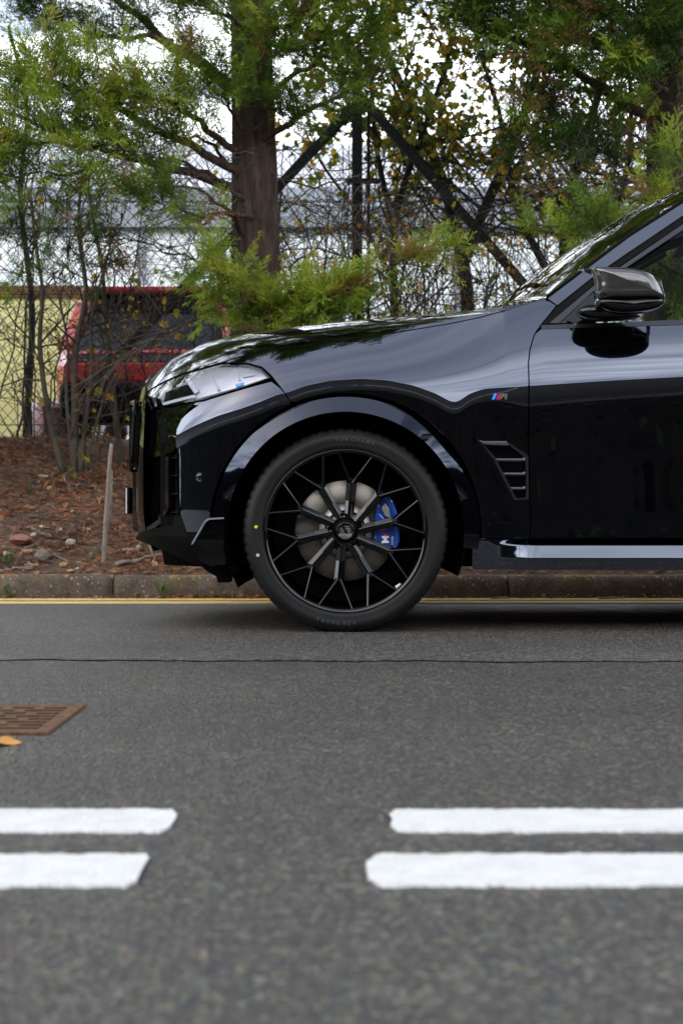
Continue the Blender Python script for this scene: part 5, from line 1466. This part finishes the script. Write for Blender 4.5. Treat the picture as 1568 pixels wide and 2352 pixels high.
# deciduous trees behind the fence
class Broad:
    def __init__(self, name, label, base, cat='tree', group=None, bark='darkbark'):
        self.o = empty(name, base, label, cat, group); self.mb = MB(); self.fol = Tri(); self.bark = bark; self.tw = MB()
    def stem(self, pts, r0, r1, side, sl=(0.5, 1.1), depth=2, leaves=6, leafsize=(0.05, 0.085), tint=(0.45, 0.22), t0=0.15, lift=0.1, spread=0.8, leafprob=lambda p: 1.0):
        pts = smoothline([tuple(p) for p in pts], 18)
        self.mb.tube(pts, list(np.linspace(r0, r1, 18)), 8)
        for k in range(side):
            t = t0+(1-t0)*VR.random(); p, d = poly_at(pts, min(t, 0.99)); self.branch(p, unit(d*0.7+VR.normal(0, spread, 3)*np.array([1, 0.6, 0.8])+np.array([0, 0, lift])), VR.uniform(*sl), r0*0.28*(1-0.5*t)+0.003, depth, leaves, leafsize, tint, leafprob)
    def branch(self, p, d, L_, r, depth, leaves, ls, tint, lp):
        w = np.array(wander(p, d, L_, 6, 0.17, 0.02)); self.tw.tube(w, list(np.linspace(r, max(0.0012, r*0.35), 7)), 4 if r > 0.004 else 3, False)
        if depth > 0:
            for k in range(3):
                t = VR.uniform(0.2, 0.98); q_, d2 = poly_at(w, t); self.branch(q_, unit(d2+VR.normal(0, 0.6, 3)), L_*VR.uniform(0.4, 0.65), r*0.55, depth-1, leaves, ls, tint, lp)
        if depth <= 1 and leaves:
            n = VR.poisson(leaves*0.52); pos = []; 
            for _ in range(n):
                q_, d2 = poly_at(w, VR.uniform(0.15, 1.0)*0.999)
                if VR.random() < lp(q_): pos.append(q_+VR.normal(0, 0.02, 3))
            n = len(pos)
            if n:
                dirs = VR.normal(0, 0.7, (n, 3))+np.array([0, 0, -0.55]); up = VR.normal(0, 0.6, (n, 3))+np.array([0, -0.6, 0.6])
                self.fol.place(LEAF, pos, dirs, up, VR.uniform(ls[0], ls[1], n), np.clip(VR.normal(tint[0], tint[1], n), 0, 1))
    def finish(self, leafmat='maple'):
        if self.mb.v: self.mb.build('trunk', M[self.bark], self.o, True)
        if self.tw.v:
            o = self.tw.build('branches', M['twig' if self.bark == 'greybark' else self.bark], self.o); o['kind'] = 'stuff'
        if self.fol.v:
            o = self.fol.build('crown', M[leafmat], self.o); o['kind'] = 'stuff'
def lp_(p):           # leaves thin out towards the ground, as in autumn
    return float(np.clip((p[2]-1.9)/1.5, 0.10, 1.0))
d1 = Broad('maple_tree', 'half-bare autumn tree forking behind the fence right of the straining post', (0.97, 11.8, YARD_Z))
d1.stem(PP([(1080, 1005, 11.8), (1078, 720, 11.8), (1062, 580, 11.8), (1010, 380, 11.8), (930, 220, 11.8), (850, 40, 11.7), (800, -120, 11.7)]), 0.062, 0.02, 22, (0.5, 1.1), leaves=7, leafprob=lp_, t0=0.3)
d1.stem(PP([(1066, 600, 11.8), (1110, 480, 11.8), (1180, 330, 11.8), (1230, 180, 11.9), (1270, 0, 11.9), (1290, -150, 11.9)]), 0.045, 0.018, 22, (0.5, 1.1), leaves=8, leafprob=lp_)
d1.finish()
d2 = Broad('maple_tree', 'yellowing autumn tree with several thin upright stems behind the fence near the windscreen', (1.75, 12.0, YARD_Z))
d2.stem(PP([(1290, 1005, 12.0), (1300, 700, 12.0), (1290, 500, 12.0), (1340, 330, 12.0), (1400, 130, 12.0), (1420, -100, 12.0)]), 0.055, 0.018, 24, (0.5, 1.1), leaves=8, leafprob=lp_, t0=0.3, tint=(0.5, 0.22))
d2.stem(PP([(1298, 720, 12.0), (1390, 560, 12.0), (1440, 400, 12.0), (1450, 250, 12.0), (1440, 100, 12.0)]), 0.035, 0.012, 18, (0.5, 1.0), leaves=7, leafprob=lp_, tint=(0.5, 0.22))
d2.stem(PP([(1295, 690, 12.0), (1200, 520, 12.0), (1160, 380, 12.0), (1150, 260, 12.0), (1100, 120, 12.0)]), 0.035, 0.012, 20, (0.5, 1.0), leaves=7, leafprob=lp_, tint=(0.5, 0.22))
d2.finish()
d3 = Broad('maple_tree', 'slender half-bare autumn tree close behind the straining post of the fence', (0.42, 11.5, YARD_Z))
d3.stem(PP([(915, 1005, 11.5), (905, 700, 11.5), (900, 500, 11.5), (960, 330, 11.5), (1030, 150, 11.5), (1060, -60, 11.5)]), 0.035, 0.014, 24, (0.5, 1.1), leaves=7, leafprob=lp_, t0=0.2)
d3.stem(PP([(902, 520, 11.5), (860, 330, 11.5), (850, 150, 11.4), (880, 0, 11.4), (900, -120, 11.4)]), 0.022, 0.010, 24, (0.4, 0.9), leaves=9, leafprob=lp_)
d3.stem(PP([(904, 650, 11.5), (830, 500, 11.5), (740, 380, 11.4), (700, 300, 11.4)]), 0.016, 0.007, 14, (0.4, 0.9), leaves=1.2, leafprob=lp_)
d3.finish()
d4 = Broad('maple_tree', 'bare-twigged autumn tree beyond the fence at its left end, few pale leaves', (-2.2, 12.2, YARD_Z))
d4.stem(PP([(60, 1005, 12.2), (80, 700, 12.2), (40, 450, 12.2), (70, 250, 12.2), (20, 60, 12.2)]), 0.030, 0.012, 14, (0.5, 1.1), leaves=1.0, leafprob=lp_, t0=0.35)
d4.finish()

# multi-stemmed shrub and saplings on the bank, left of the SUV's nose
s1 = Broad('shrub', 'multi-stemmed bare shrub on the bank in front of the red hatchback', tuple(bank_hit(170, 1085)), 'shrub', bark='greybark')
b0 = bank_hit(165, 1085); Yb = b0.y
LPs = lambda p: 0.35
for l, r0 in (([(150, 1090), (118, 985), (98, 870), (88, 760), (105, 680), (80, 560), (70, 430)], 0.022), ([(168, 1090), (175, 960), (168, 840), (185, 740), (205, 660), (175, 540), (190, 380)], 0.026),
              ([(185, 1088), (198, 950), (215, 840), (205, 740), (235, 640), (260, 540)], 0.018), ([(172, 1088), (150, 900), (160, 800), (140, 700), (120, 620)], 0.013), ([(190, 1088), (225, 960), (250, 880), (320, 800), (350, 700)], 0.010)):
    s1.stem([P(a, b, Yb-0.02) if i else b0+Vector(((a-165)*Yb/FPX, 0, -0.05)) for i, (a, b) in enumerate(l)], r0, r0*0.35, 11, (0.25, 0.7), depth=1, leaves=2.2, leafsize=(0.03, 0.055), tint=(0.72, 0.2), t0=0.1, leafprob=LPs)
s1.finish()
s2 = Broad('sapling', 'slim grey sapling leaning beside the SUV headlamp on the bank', tuple(bank_hit(283, 1072)), 'sapling', bark='greybark')
b0 = bank_hit(283, 1072); Yb = b0.y
s2.stem([b0+Vector((0, 0, -0.05))]+[P(a, b, Yb) for a, b in ((268, 985), (258, 880), (252, 790), (238, 700), (240, 620), (215, 520), (200, 400))], 0.022, 0.009, 14, (0.25, 0.7), depth=1, leaves=1.5, leafsize=(0.03, 0.055), tint=(0.7, 0.2), t0=0.1, leafprob=LPs)
s2.stem([P(256, 860, Yb), P(285, 800, Yb), P(330, 740, Yb), P(345, 690, Yb)], 0.009, 0.003, 10, (0.2, 0.5), depth=1, leaves=0.6, tint=(0.7, 0.2))
s2.finish()
def thicket(label, base, box, n, Yr, leaves=0.4, bark='twig', seed=0, r=(0.003, 0.0065), tint=(0.75, 0.15)):
    """arching bramble canes rooted on the ground"""
    T = Broad('bramble_thicket', base=base, label=label, cat='bramble', bark='greybark')
    for k in range(n):
        px0 = VR.uniform(box[0], box[2]); Y = VR.uniform(*Yr); x = (px0-CX)*Y/FPX; p0 = np.array([x, Y, float(bank_z(x, Y))-0.03])
        top = P(px0+VR.normal(0, 130), VR.uniform(box[1], box[3]), Y+VR.normal(0, 0.2)); tip = P(px0+VR.normal(0, 260), VR.uniform(box[1]-20, box[3]+120), Y+VR.normal(0, 0.3))
        mid = (Vector(p0)+top)/2+Vector((VR.normal(0, 0.1), VR.normal(0, 0.1), 0))
        r0 = VR.uniform(*r)
        w = smoothline([p0, tuple(mid), tuple(top), tuple((top+tip)/2+Vector((0, 0, 0.05))), tuple(tip)], 12); w[2:] += VR.normal(0, 0.012, (10, 3))
        T.tw.tube(w, list(np.linspace(r0, 0.0016, 12)), 4, False)
        for _ in range(3):
            q_, d_ = poly_at(w, VR.uniform(0.35, 0.99)); T.branch(q_, unit(d_+VR.normal(0, 0.8, 3)), VR.uniform(0.2, 0.5), r0*0.5, 1, leaves, (0.03, 0.05), tint, lambda p: 1.0)
    T.finish()
thicket('tangle of bare brown bramble canes on the bank between trunk and fence post', tuple(bank_hit(800, 1080)), (600, 420, 1010, 720), 60, (9.6, 10.6), 0.5)
thicket('tangle of bramble canes with rusty leaves on the bank behind the windscreen base', tuple(bank_hit(1200, 1080)), (1000, 440, 1500, 690), 42, (9.8, 10.6), 0.9)
thicket('low dead bramble canes in front of the red hatchback on the bank', tuple(bank_hit(400, 1060)), (270, 620, 560, 850), 9, (9.5, 10.5), 0.3)
thicket('leafy bramble canes climbing the fence before the yellow wall', tuple(bank_hit(60, 1050)), (-60, 560, 200, 850), 9, (10.2, 10.75), 0.9, tint=(0.6, 0.15))

def dark_thicket(label, base, boxes, n, Yr, leaves):
    T = Broad('thicket', base=base, label=label, cat='thicket', bark='darkbark')
    for k in range(n):
        px0 = VR.uniform(boxes[0], boxes[2]); Y = VR.uniform(*Yr); x = (px0-CX)*Y/FPX; p0 = np.array([x, Y, YARD_Z-0.03])
        top = P(px0+VR.normal(0, 110), VR.uniform(boxes[1], boxes[3]), Y+VR.normal(0, 0.2)); r0 = VR.uniform(0.006, 0.014)
        mid = (Vector(p0)+top)/2+Vector((VR.normal(0, 0.15), VR.normal(0, 0.1), 0))
        w = smoothline([p0, tuple(mid), tuple(top)], 10); w[1:] += VR.normal(0, 0.018, (9, 3))
        T.tw.tube(w, list(np.linspace(r0, 0.003, 10)), 5, False)
        for _ in range(6):
            q_, d_ = poly_at(w, VR.uniform(0.15, 0.99)); T.branch(q_, unit(d_*0.6+VR.normal(0, 0.8, 3)), VR.uniform(0.3, 0.8), r0*0.5, 1, leaves, (0.04, 0.065), (0.6, 0.2), lp_)
    T.finish()
dark_thicket('dense dark leafless thicket beyond the fence left of the furrowed trunk', (-1.6, 11.6, YARD_Z), (-80, 330, 560, 600), 12, (11.1, 12.6), 0.25)
dark_thicket('dense dark thicket with scattered autumn leaves beyond the fence right of the furrowed trunk', (0.5, 11.6, YARD_Z), (620, 250, 1080, 640), 32, (11.1, 12.6), 0.2)
dark_thicket('dense dark thicket with yellow leaves beyond the fence behind the windscreen', (1.8, 11.6, YARD_Z), (1050, 220, 1520, 620), 20, (11.1, 12.6), 0.35)

# ------------------------------------------------------------------ out of view: hedge across the road, others added; their reflection darkens the car
def leafcloud(name, label, cat, base, shape, n, size, group=None, trunk=None):
    o = empty(name, base, label, cat, group); T = Tri()
    p = shape(n); d = VR.normal(0, 1, (n, 3)); up = VR.normal(0, 1, (n, 3))
    T.place(LEAF4, p, d, up, VR.uniform(size*0.7, size*1.3, n), VR.random(n)); c_ = T.build('crown', M['hedgeleaf'], o); c_['kind'] = 'stuff'
    if trunk:
        mb = MB(); mb.tube(trunk[0], trunk[1], 10); mb.build('trunk', M['darkbark'], o, True)
    return o
def hedge(name, label, x0, x1, yf, depth, h, n, group=None, swap=False):
    """tall clipped hedge: solid dark core with a skin of leaves, uneven top"""
    sw = (lambda v: np.asarray(v)[..., [1, 0, 2]]) if swap else (lambda v: np.asarray(v))
    o = empty(name, tuple(sw(np.array(((x0+x1)/2, yf-depth/2, 0.1)))), label, 'hedge', group)
    def top(x): return h*(1+0.07*np.sin(x*0.9)+0.05*np.sin(x*2.3+1)+0.03*np.sin(x*5.1))
    m = int((x1-x0)/0.5)+1; vs = []; fs = []
    for i in range(m):
        x = x0+(x1-x0)*i/(m-1); t_ = float(top(x))
        vs += [(x, yf, -0.1), (x, yf-0.05, t_*0.6), (x, yf-0.25, t_*0.95), (x, yf-depth+0.25, t_*0.95), (x, yf-depth, -0.1)]
    for i in range(m-1):
        for k in range(4): fs.append((i*5+k, i*5+k+1, i*5+6+k, i*5+5+k))
    mesh('core', sw(np.array(vs, float)), fs, M['darkbark'], o)
    x = VR.uniform(x0, x1, n); u = VR.random(n); t_ = top(x); side = VR.random(n) < 0.8
    s_ = np.where(VR.random(n) < 0.5, 0, 1)
    y = np.where(side, np.where(s_ == 0, yf, yf-depth)+VR.normal(0, 0.10, n), yf-depth*VR.random(n)); z = np.where(side, u*t_, t_+VR.normal(0, 0.10, n))
    T = Tri(); T.place(LEAF4, sw(np.stack([x, y, z], -1)), VR.normal(0, 1, (n, 3)), VR.normal(0, 1, (n, 3)), VR.uniform(0.12, 0.26, n), VR.random(n)); c_ = T.build('foliage', M['hedgeleaf'], o); c_['kind'] = 'stuff'
hedge('hedge', 'tall dense dark hedge along the opposite side of the road', -60, 60, -7.4, 1.6, 5.6, 52000)
hedge('hedge', 'tall dark hedge added out of view on the bank beyond the front of the SUV', -60, -6.5, 11.0, 1.4, 5.0, 16000)  # added, unseen: keeps bright sky out of the front's reflections
hedge('hedge', 'tall dark hedge added out of view on the bank beyond the rear of the SUV', 7.5, 60, 11.0, 1.4, 5.0, 12000)
hedge('hedge', 'tall dark hedge added out of view across the road ahead of the SUV', -7.2, 11.0, -62, 1.6, 6.5, 9000, swap=True)  # added, unseen: shuts the bright road end out of the paint's reflections
hedge('hedge', 'tall dark hedge added out of view across the road behind the SUV', -7.2, 11.0, 64, 1.6, 6.5, 9000, swap=True)
# ------------------------------------------------------------------ litter, stones, sticks, weeds, grate
M['needle'] = leaf_mat('needle_litter', [(0.0, (0.085, 0.045, 0.030)), (0.4, (0.27, 0.110, 0.055)), (0.75, (0.42, 0.18, 0.085)), (1.0, (0.45, 0.33, 0.22))], 0.1)
M['dryleaf'] = leaf_mat('dry_leaf', [(0.0, (0.10, 0.045, 0.02)), (0.5, (0.24, 0.10, 0.035)), (0.85, (0.38, 0.21, 0.08)), (1.0, (0.42, 0.36, 0.28))], 0.25)
NEED = np.array([[(0, -0.06, 0), (0, 0.06, 0), (1, 0.03, 0.06)], [(0.2, -0.06, 0), (0.55, 0.30, 0.05), (0.62, 0.26, 0.05)], [(0.4, 0.06, 0.02), (0.75, -0.26, 0.06), (0.82, -0.22, 0.06)]], float)
def scatter_bank(n, x0, x1, y0, y1):
    x = VR.uniform(x0, x1, n); Y = y0+(y1-y0)*VR.random(n); return np.stack([x, Y, bank_z(x, Y)+0.006+0.008*VR.random(n)], -1)
T = Tri()
p = scatter_bank(26000, -3.0, 0.2, 8.19, 10.9); n = len(p)
dens = np.sin(p[:, 0]*3.1+p[:, 1]*2)+np.sin(p[:, 0]*7-p[:, 1]*5)+VR.normal(0, 1.1, n); p = p[dens > -0.8]; n = len(p)
d = VR.normal(0, 1, (n, 3))*np.array([1, 1, 0.22]); T.place(NEED, p, d, np.array([0, 0, 1])+VR.normal(0, 0.3, (n, 3)), VR.uniform(0.03, 0.075, n), np.clip(VR.normal(0.5, 0.25, n), 0, 1))
p = scatter_bank(9000, 0.2, 3.2, 8.19, 10.4); n = len(p)
d = VR.normal(0, 1, (n, 3))*np.array([1, 1, 0.22]); T.place(NEED, p, d, np.array([0, 0, 1])+VR.normal(0, 0.3, (n, 3)), VR.uniform(0.03, 0.075, n), np.clip(VR.normal(0.5, 0.25, n), 0, 1))
o = T.build('needle_litter', M['needle'], None); tag(o, 'rust-brown conifer needle litter covering the bank', 'litter', kind='stuff')
T = Tri()
p = scatter_bank(1500, -3.0, 3.0, 8.22, 11.2); n = len(p); p[:, 2] += 0.01
T.place(LEAF, p, VR.normal(0, 1, (n, 3))*np.array([1, 1, 0.3]), np.array([0, 0, 1])+VR.normal(0, 0.5, (n, 3)), VR.uniform(0.02, 0.05, n), np.clip(VR.normal(0.5, 0.25, n), 0, 1))
# drift in the gutter against the kerb
n = 700; x = np.where(VR.random(n) < 0.5, VR.normal(-0.35, 0.35, n), VR.uniform(-3, 3, n)); Y = KERB_Y-np.abs(VR.normal(0, 0.035, n))-0.004
T.place(LEAF, np.stack([x, Y, 0.004+0.02*VR.random(n)], -1), VR.normal(0, 1, (n, 3))*np.array([1, 1, 0.3]), np.array([0, 0, 1])+VR.normal(0, 0.5, (n, 3)), VR.uniform(0.012, 0.035, n), np.clip(VR.normal(0.45, 0.25, n), 0, 1))
n = 1500; x = VR.uniform(-3, 3, n); Y = KERB_Y-np.abs(VR.normal(0, 0.05, n))-0.004
T.place(NEED, np.stack([x, Y, 0.003+0.008*VR.random(n)], -1), VR.normal(0, 1, (n, 3))*np.array([1, 1, 0.15]), np.array([0, 0, 1])+VR.normal(0, 0.2, (n, 3)), VR.uniform(0.02, 0.05, n), np.clip(VR.normal(0.5, 0.25, n), 0, 1))
o = T.build('leaf_litter', M['dryleaf'], None); tag(o, 'dry brown leaf litter on the bank and in the gutter', 'litter', kind='stuff')

def stone_mesh(seed, sc):
    rg = np.random.default_rng(seed); bm = bmesh.new(); bmesh.ops.create_icosphere(bm, subdivisions=2, radius=1)
    pl = [(unit(rg.normal(0, 1, 3)), rg.uniform(0.55, 0.85)) for _ in range(9)]
    for v in bm.verts:
        c_ = np.array(v.co)
        for nrm, dd in pl:
            s = c_@nrm
            if s > dd: c_ = c_-nrm*(s-dd)
        v.co = Vector(c_*np.array(sc)+rg.normal(0, 0.03, 3)*np.array(sc))
    me = bpy.data.meshes.new('stone'); bm.to_mesh(me); bm.free(); return me
M['st_white'] = simple('pale_stone', (0.46, 0.41, 0.34), 0.85, 0, 0.25, 40, 0.4)
M['st_tan'] = simple('tan_stone', (0.36, 0.21, 0.10), 0.85, 0, 0.25, 40, 0.4)
M['st_grey'] = simple('grey_stone', (0.14, 0.12, 0.10), 0.9, 0, 0.4, 30, 0.6)
M['st_brick'] = simple('brick_shard', (0.22, 0.10, 0.075), 0.85, 0, 0.15, 30, 0.4)
stones = [(267, 380, (0.045, 0.03, 0.016), 'st_white', 'flat pale stone high on the bank by the shrub roots'), (447, 808, (0.042, 0.03, 0.026), 'st_white', 'angular white stone between the stake and the brick shard'),
          (383, 716, (0.017, 0.015, 0.014), 'st_white', 'small round white pebble left of the weathered stake'), (213, 752, (0.020, 0.016, 0.015), 'st_white', 'white pebble on the end of the grey stick above the brick shard'),
          (262, 702, (0.019, 0.016, 0.014), 'st_white', 'pale pebble above the forked grey stick'), (175, 864, (0.034, 0.025, 0.018), 'st_tan', 'orange-tan stone in the curve of the bent stick'),
          (275, 905, (0.072, 0.05, 0.055), 'st_grey', 'rough grey lump of stone bedded above the kerb'), (140, 800, (0.082, 0.05, 0.036), 'st_brick', 'large red brick shard lying on the bank'),
          (410, 950, (0.030, 0.022, 0.02), 'st_tan', 'tan stone beside the grey lump near the kerb'), (450, 980, (0.026, 0.02, 0.012), 'st_tan', 'flat tan pebble just above the kerb edge'),
          (492, 970, (0.016, 0.014, 0.011), 'st_white', 'tiny white pebble just above the kerb edge'), (575, 978, (0.046, 0.03, 0.018), 'st_brick', 'flat red brick fragment just above the kerb'),
          (40, 872, (0.022, 0.018, 0.013), 'st_white', 'pale pebble in a small pair on the bank'), (60, 876, (0.018, 0.015, 0.012), 'st_grey', 'greyer pebble in a small pair on the bank'),
          (588, 878, (0.020, 0.016, 0.018), 'st_grey', 'grey pebble at the foot of the broken stump'), (185, 962, (0.032, 0.022, 0.016), 'st_grey', 'dark slate-grey stone beside a long stick above the kerb'),
          (315, 460, (0.026, 0.02, 0.02), 'st_tan', 'lone tan stone halfway up the bank'), (460, 600, (0.014, 0.012, 0.010), 'st_white', 'tiny cream pebble halfway up the bank'),
          (415, 772, (0.034, 0.02, 0.012), 'st_brick', 'thin flat reddish stone above the white angular stone'), (880, 825, (0.015, 0.013, 0.012), 'st_white', 'small white pebble below the front splitter')]
def z6(zx, zy): return (zx*650/1568/1.148, (1100+zy*600/1447)/1.148)
for k, (zx, zy, sc, mt, lb) in enumerate(stones):
    px, py = z6(zx, zy); h = bank_hit(px, py+1.5)
    o = obj('stone', stone_mesh(k, sc), M[mt]); o.location = (h.x, h.y, h.z+sc[2]*0.45); o.rotation_euler = (0, 0, k*1.3); tag(o, lb, 'stone')
gp = P(365, 1374, 7.98); o = obj('stone', stone_mesh(77, (0.02, 0.016, 0.014)), M['st_grey']); o.location = (gp.x, 8.0, 0.012); tag(o, 'grey pebble in the gutter among dry leaves', 'stone')

# sticks
M['stick'] = simple('weathered_stick', (0.21, 0.17, 0.135), 0.9, 0, 0.35, 22, 0.5)
def stick(zpts, r, lb, mat='stick', fork=None):
    pts = []
    for (zx, zy) in zpts:
        px, py = z6(zx, zy); h = bank_hit(px, py); pts.append(Vector((h.x, h.y, h.z+r*0.9)))
    o = empty('stick', pts[0], lb, 'stick'); mb = MB(); q_ = smoothline([tuple(p) for p in pts], 9); q_[1:-1] += VR.normal(0, r*0.35, (7, 3)); mb.tube(q_, [r*(1-0.06*i) for i in range(9)], 7); mb.build('wood', M[mat], o, True)
    if fork:
        a = Vector(q_[4]); mb = MB(); mb.tube([a, a+Vector(fork)*0.5, a+Vector(fork)], [r*0.7, r*0.6, r*0.4], 6); mb.build('side_twig', M[mat], o, True)
stick([(735, 955), (830, 940), (930, 910), (1040, 890)], 0.014, 'long stick with a pale cut end below the front splitter')
stick([(780, 858), (860, 850), (970, 832)], 0.010, 'grey stick with a side twig lying under the bumper', fork=(0.03, -0.03, -0.02))
stick([(125, 890), (150, 850), (230, 815), (340, 795)], 0.008, 'bent grey stick curving round the tan stone')
stick([(178, 715), (250, 740), (330, 775)], 0.012, 'thick forked grey stick above the bent one', fork=(-0.03, -0.05, -0.01))
stick([(0, 985), (90, 975), (200, 965)], 0.009, 'long grey stick lying just above the kerb')
stick([(190, 640), (280, 645), (370, 642)], 0.006, 'straight dark twig across the middle of the bank', 'greybark')
stick([(440, 432), (540, 450), (640, 458)], 0.007, 'dark twig pointing from the stake towards the shrub', 'greybark')
stick([(530, 735), (538, 690), (545, 665)], 0.006, 'short twig lying downhill left of the stake')
stick([(340, 880), (380, 905), (440, 930)], 0.007, 'thin pale twig beside the grey stone lump')
stick([(490, 930), (530, 938), (570, 945)], 0.006, 'short pale twig left of the broken stump')
stick([(720, 450), (760, 440), (800, 425)], 0.006, 'short twig between stake and bumper', 'greybark')
# twigs in the gutter on the right
for (a, b, lb) in (((1375, 1374), (1432, 1370), 'grey twig in the gutter under the sill of the SUV'), ((1128, 1378), (1166, 1376), 'thin pale twig in the gutter just behind the front tyre')):
    pa = P(a[0], a[1], 7.95); pb = P(b[0], b[1], 8.0); o = empty('stick', (pa.x, 7.95, 0.005), lb, 'stick'); mb = MB(); mb.tube([(pa.x, 7.95, 0.010), ((pa.x+pb.x)/2, 7.98, 0.012), (pb.x, 8.0, 0.012)], [0.007, 0.007, 0.005], 7); mb.build('wood', M['stick'], o, True)
# weathered stake and broken stump
h = bank_hit(239, 1288)
st_ = empty('wooden_stake', tuple(h), 'weathered grey wooden stake standing on the bank before the bumper', 'stake')
mb = MB(); pts = [h+Vector((0, 0, -0.08)), P(240, 1270, h.y), P(243, 1200, h.y-0.01), P(248, 1130, h.y-0.02), P(252, 1060, h.y-0.03), P(257, 1019, h.y-0.03)]
q_ = smoothline([tuple(p) for p in pts], 16); mb.tube(q_, list(np.interp(np.linspace(0, 1, 16), [0, 0.1, 0.35, 0.7, 1], [0.020, 0.016, 0.013, 0.0115, 0.010])), 9); mb.build('shaft', M['stick'], st_, True)
mb = MB(); mb.tube([P(252, 1225, h.y+0.04), P(253, 1180, h.y+0.03), P(256, 1080, h.y+0.01)], [0.007, 0.010, 0.009], 7); mb.build('split_slat', M['stick'], st_, True)
h = bank_hit(226, 1281); st_ = empty('tree_stump', tuple(h), 'short broken dark stump at the foot of the stake', 'stump')
mb = MB(); mb.tube([h+Vector((0.01, 0, -0.05)), h+Vector((-0.008, 0, 0.04)), P(214, 1256, h.y)], [0.026, 0.020, 0.012], 8); mb.build('wood', M['greybark'], st_, True)
# weeds
def weed(p, n, hgt, lb, spread=0.5):
    o = empty('weed', tuple(p), lb, 'plant'); T = Tri(); pos = []; dirs = []
    mb = MB()
    for k in range(n):
        d_ = unit(np.array([VR.normal(0, spread), VR.normal(0, spread), 1.0])); L_ = hgt*VR.uniform(0.6, 1.1); w = wander(np.array(p), d_, L_, 4, 0.12); mb.tube(w, [0.0016]*5, 3, False)
        for j in range(5): pos.append(poly_at(np.array(w), VR.uniform(0.3, 0.99))[0]); dirs.append(unit(d_+VR.normal(0, 0.7, 3)))
    mb.build('stems', M['weed'], o); m_ = len(pos)
    T.place(LEAF4, pos, dirs, VR.normal(0, 0.5, (m_, 3))+np.array([0, -0.3, 1]), VR.uniform(hgt*0.14, hgt*0.27, m_), VR.random(m_)); T.build('leaves', M['weed'], o)
weed(Vector(((20-CX)*8.03/FPX, 8.03, 0.0)), 7, 0.085, 'bright green weed growing at the kerb foot')
weed(Vector(((510-CX)*8.03/FPX, 8.03, 0.0)), 4, 0.05, 'tiny green weed in the gutter behind the front bumper')
weed(Vector(((372-CX)*8.03/FPX, 8.04, 0.0)), 3, 0.13, 'thin upright dark weed against the kerb below the bumper', 0.12)
weed(bank_hit(70, 1135), 4, 0.08, 'thin grassy tuft halfway up the bank', 0.15)
weed(bank_hit(15, 1300), 5, 0.10, 'straggly green weed on the kerb top', 0.5)
weed(bank_hit(205, 1085), 4, 0.09, 'round-leaved green seedling at the shrub roots', 0.4)

# rusty gully grate and a fallen leaf in the near lane
q = Mat('rusty_iron', (0.2, 0.09, 0.03), 0.8, 0.2); c = q.coord(); n1 = q.noise(c, 45, 5, 0.7)
q.color(q.ramp(n1, [(0.3, (0.045, 0.024, 0.014)), (0.55, (0.125, 0.060, 0.025)), (0.75, (0.23, 0.115, 0.05))])); q.bump(n1, 0.6, 0.003); M['rust'] = q.m
gr = empty('drain_grate', (-0.83, 3.38, 0.0), 'rusty cast-iron gully grate set in the asphalt', 'drain')
gx0, gx1, gy0, gy1 = -1.08, -0.588, 3.15, 3.60
for lo, hi in (((gx0, gy0), (gx1, gy0+0.026)), ((gx0, gy1-0.026), (gx1, gy1)), ((gx1-0.032, gy0+0.0265), (gx1, gy1-0.0265)), ((gx0, gy0+0.0265), (gx0+0.032, gy1-0.0265))):
    mb = MB(); mb.box((*lo, -0.02), (*hi, 0.007)); rounded(mb.build('frame_bar', M['rust'], gr), 0.003)
mb = MB(); mb.box((gx0+0.01, gy0+0.01, -0.028), (gx1-0.01, gy1-0.01, -0.0255)); 
mb.add([(gx0+0.03, gy0+0.02, 0.0046), (gx1-0.03, gy0+0.02, 0.0046), (gx1-0.03, gy1-0.02, 0.0046), (gx0+0.03, gy1-0.02, 0.0046)], [(0, 1, 2, 3)]); mb.build('sump_slot_shade', M['crack'], gr)  # dark sheet just under the bar tops stands for shade in the slots
nb = 9
for k in range(nb):
    y = gy0+0.036+(gy1-gy0-0.072)*k/(nb-1)
    mb = MB(); mb.box((gx0+0.033, y-0.009, -0.015), (gx1-0.033, y+0.009, 0.0066)); mb.build('bar', M['rust'], gr)
    if k < nb-1:
        for j in range(6):
            x = gx0+0.075+j*0.072+(0.036 if k % 2 else 0)
            if x < gx1-0.06:
                mb = MB(); mb.box((x-0.011, y+0.0092, -0.015), (x+0.011, y+(gy1-gy0-0.072)/(nb-1)-0.0092, 0.0062)); mb.build('tie', M['rust'], gr)
lf = empty('fallen_leaf', (-0.665, 3.02, 0.0), 'single orange-yellow fallen leaf beside the rusty grate', 'leaf')
vs = []; fs = []
for i in range(13):
    t = i/12; w = 0.030*math.sin(math.pi*min(1, t*1.02))**0.8*(1+0.15*math.sin(i*2.2)); x = -0.78+0.165*t
    vs += [(x, 3.02-w, 0.008+0.006*math.sin(i)), (x, 3.02, 0.004+0.002*math.sin(i*1.7)), (x, 3.02+w, 0.010+0.006*math.cos(i*1.3))]
for i in range(12):
    for k in range(2): fs.append((i*3+k, i*3+3+k, i*3+4+k, i*3+1+k))
M['orangeleaf'] = simple('orange_leaf', (0.48, 0.23, 0.05), 0.7, 0, 0.2, 40)
bl = mesh('blade', vs, fs, M['orangeleaf'], lf, True); bl.modifiers.new('thick', 'SOLIDIFY').thickness = 0.0015
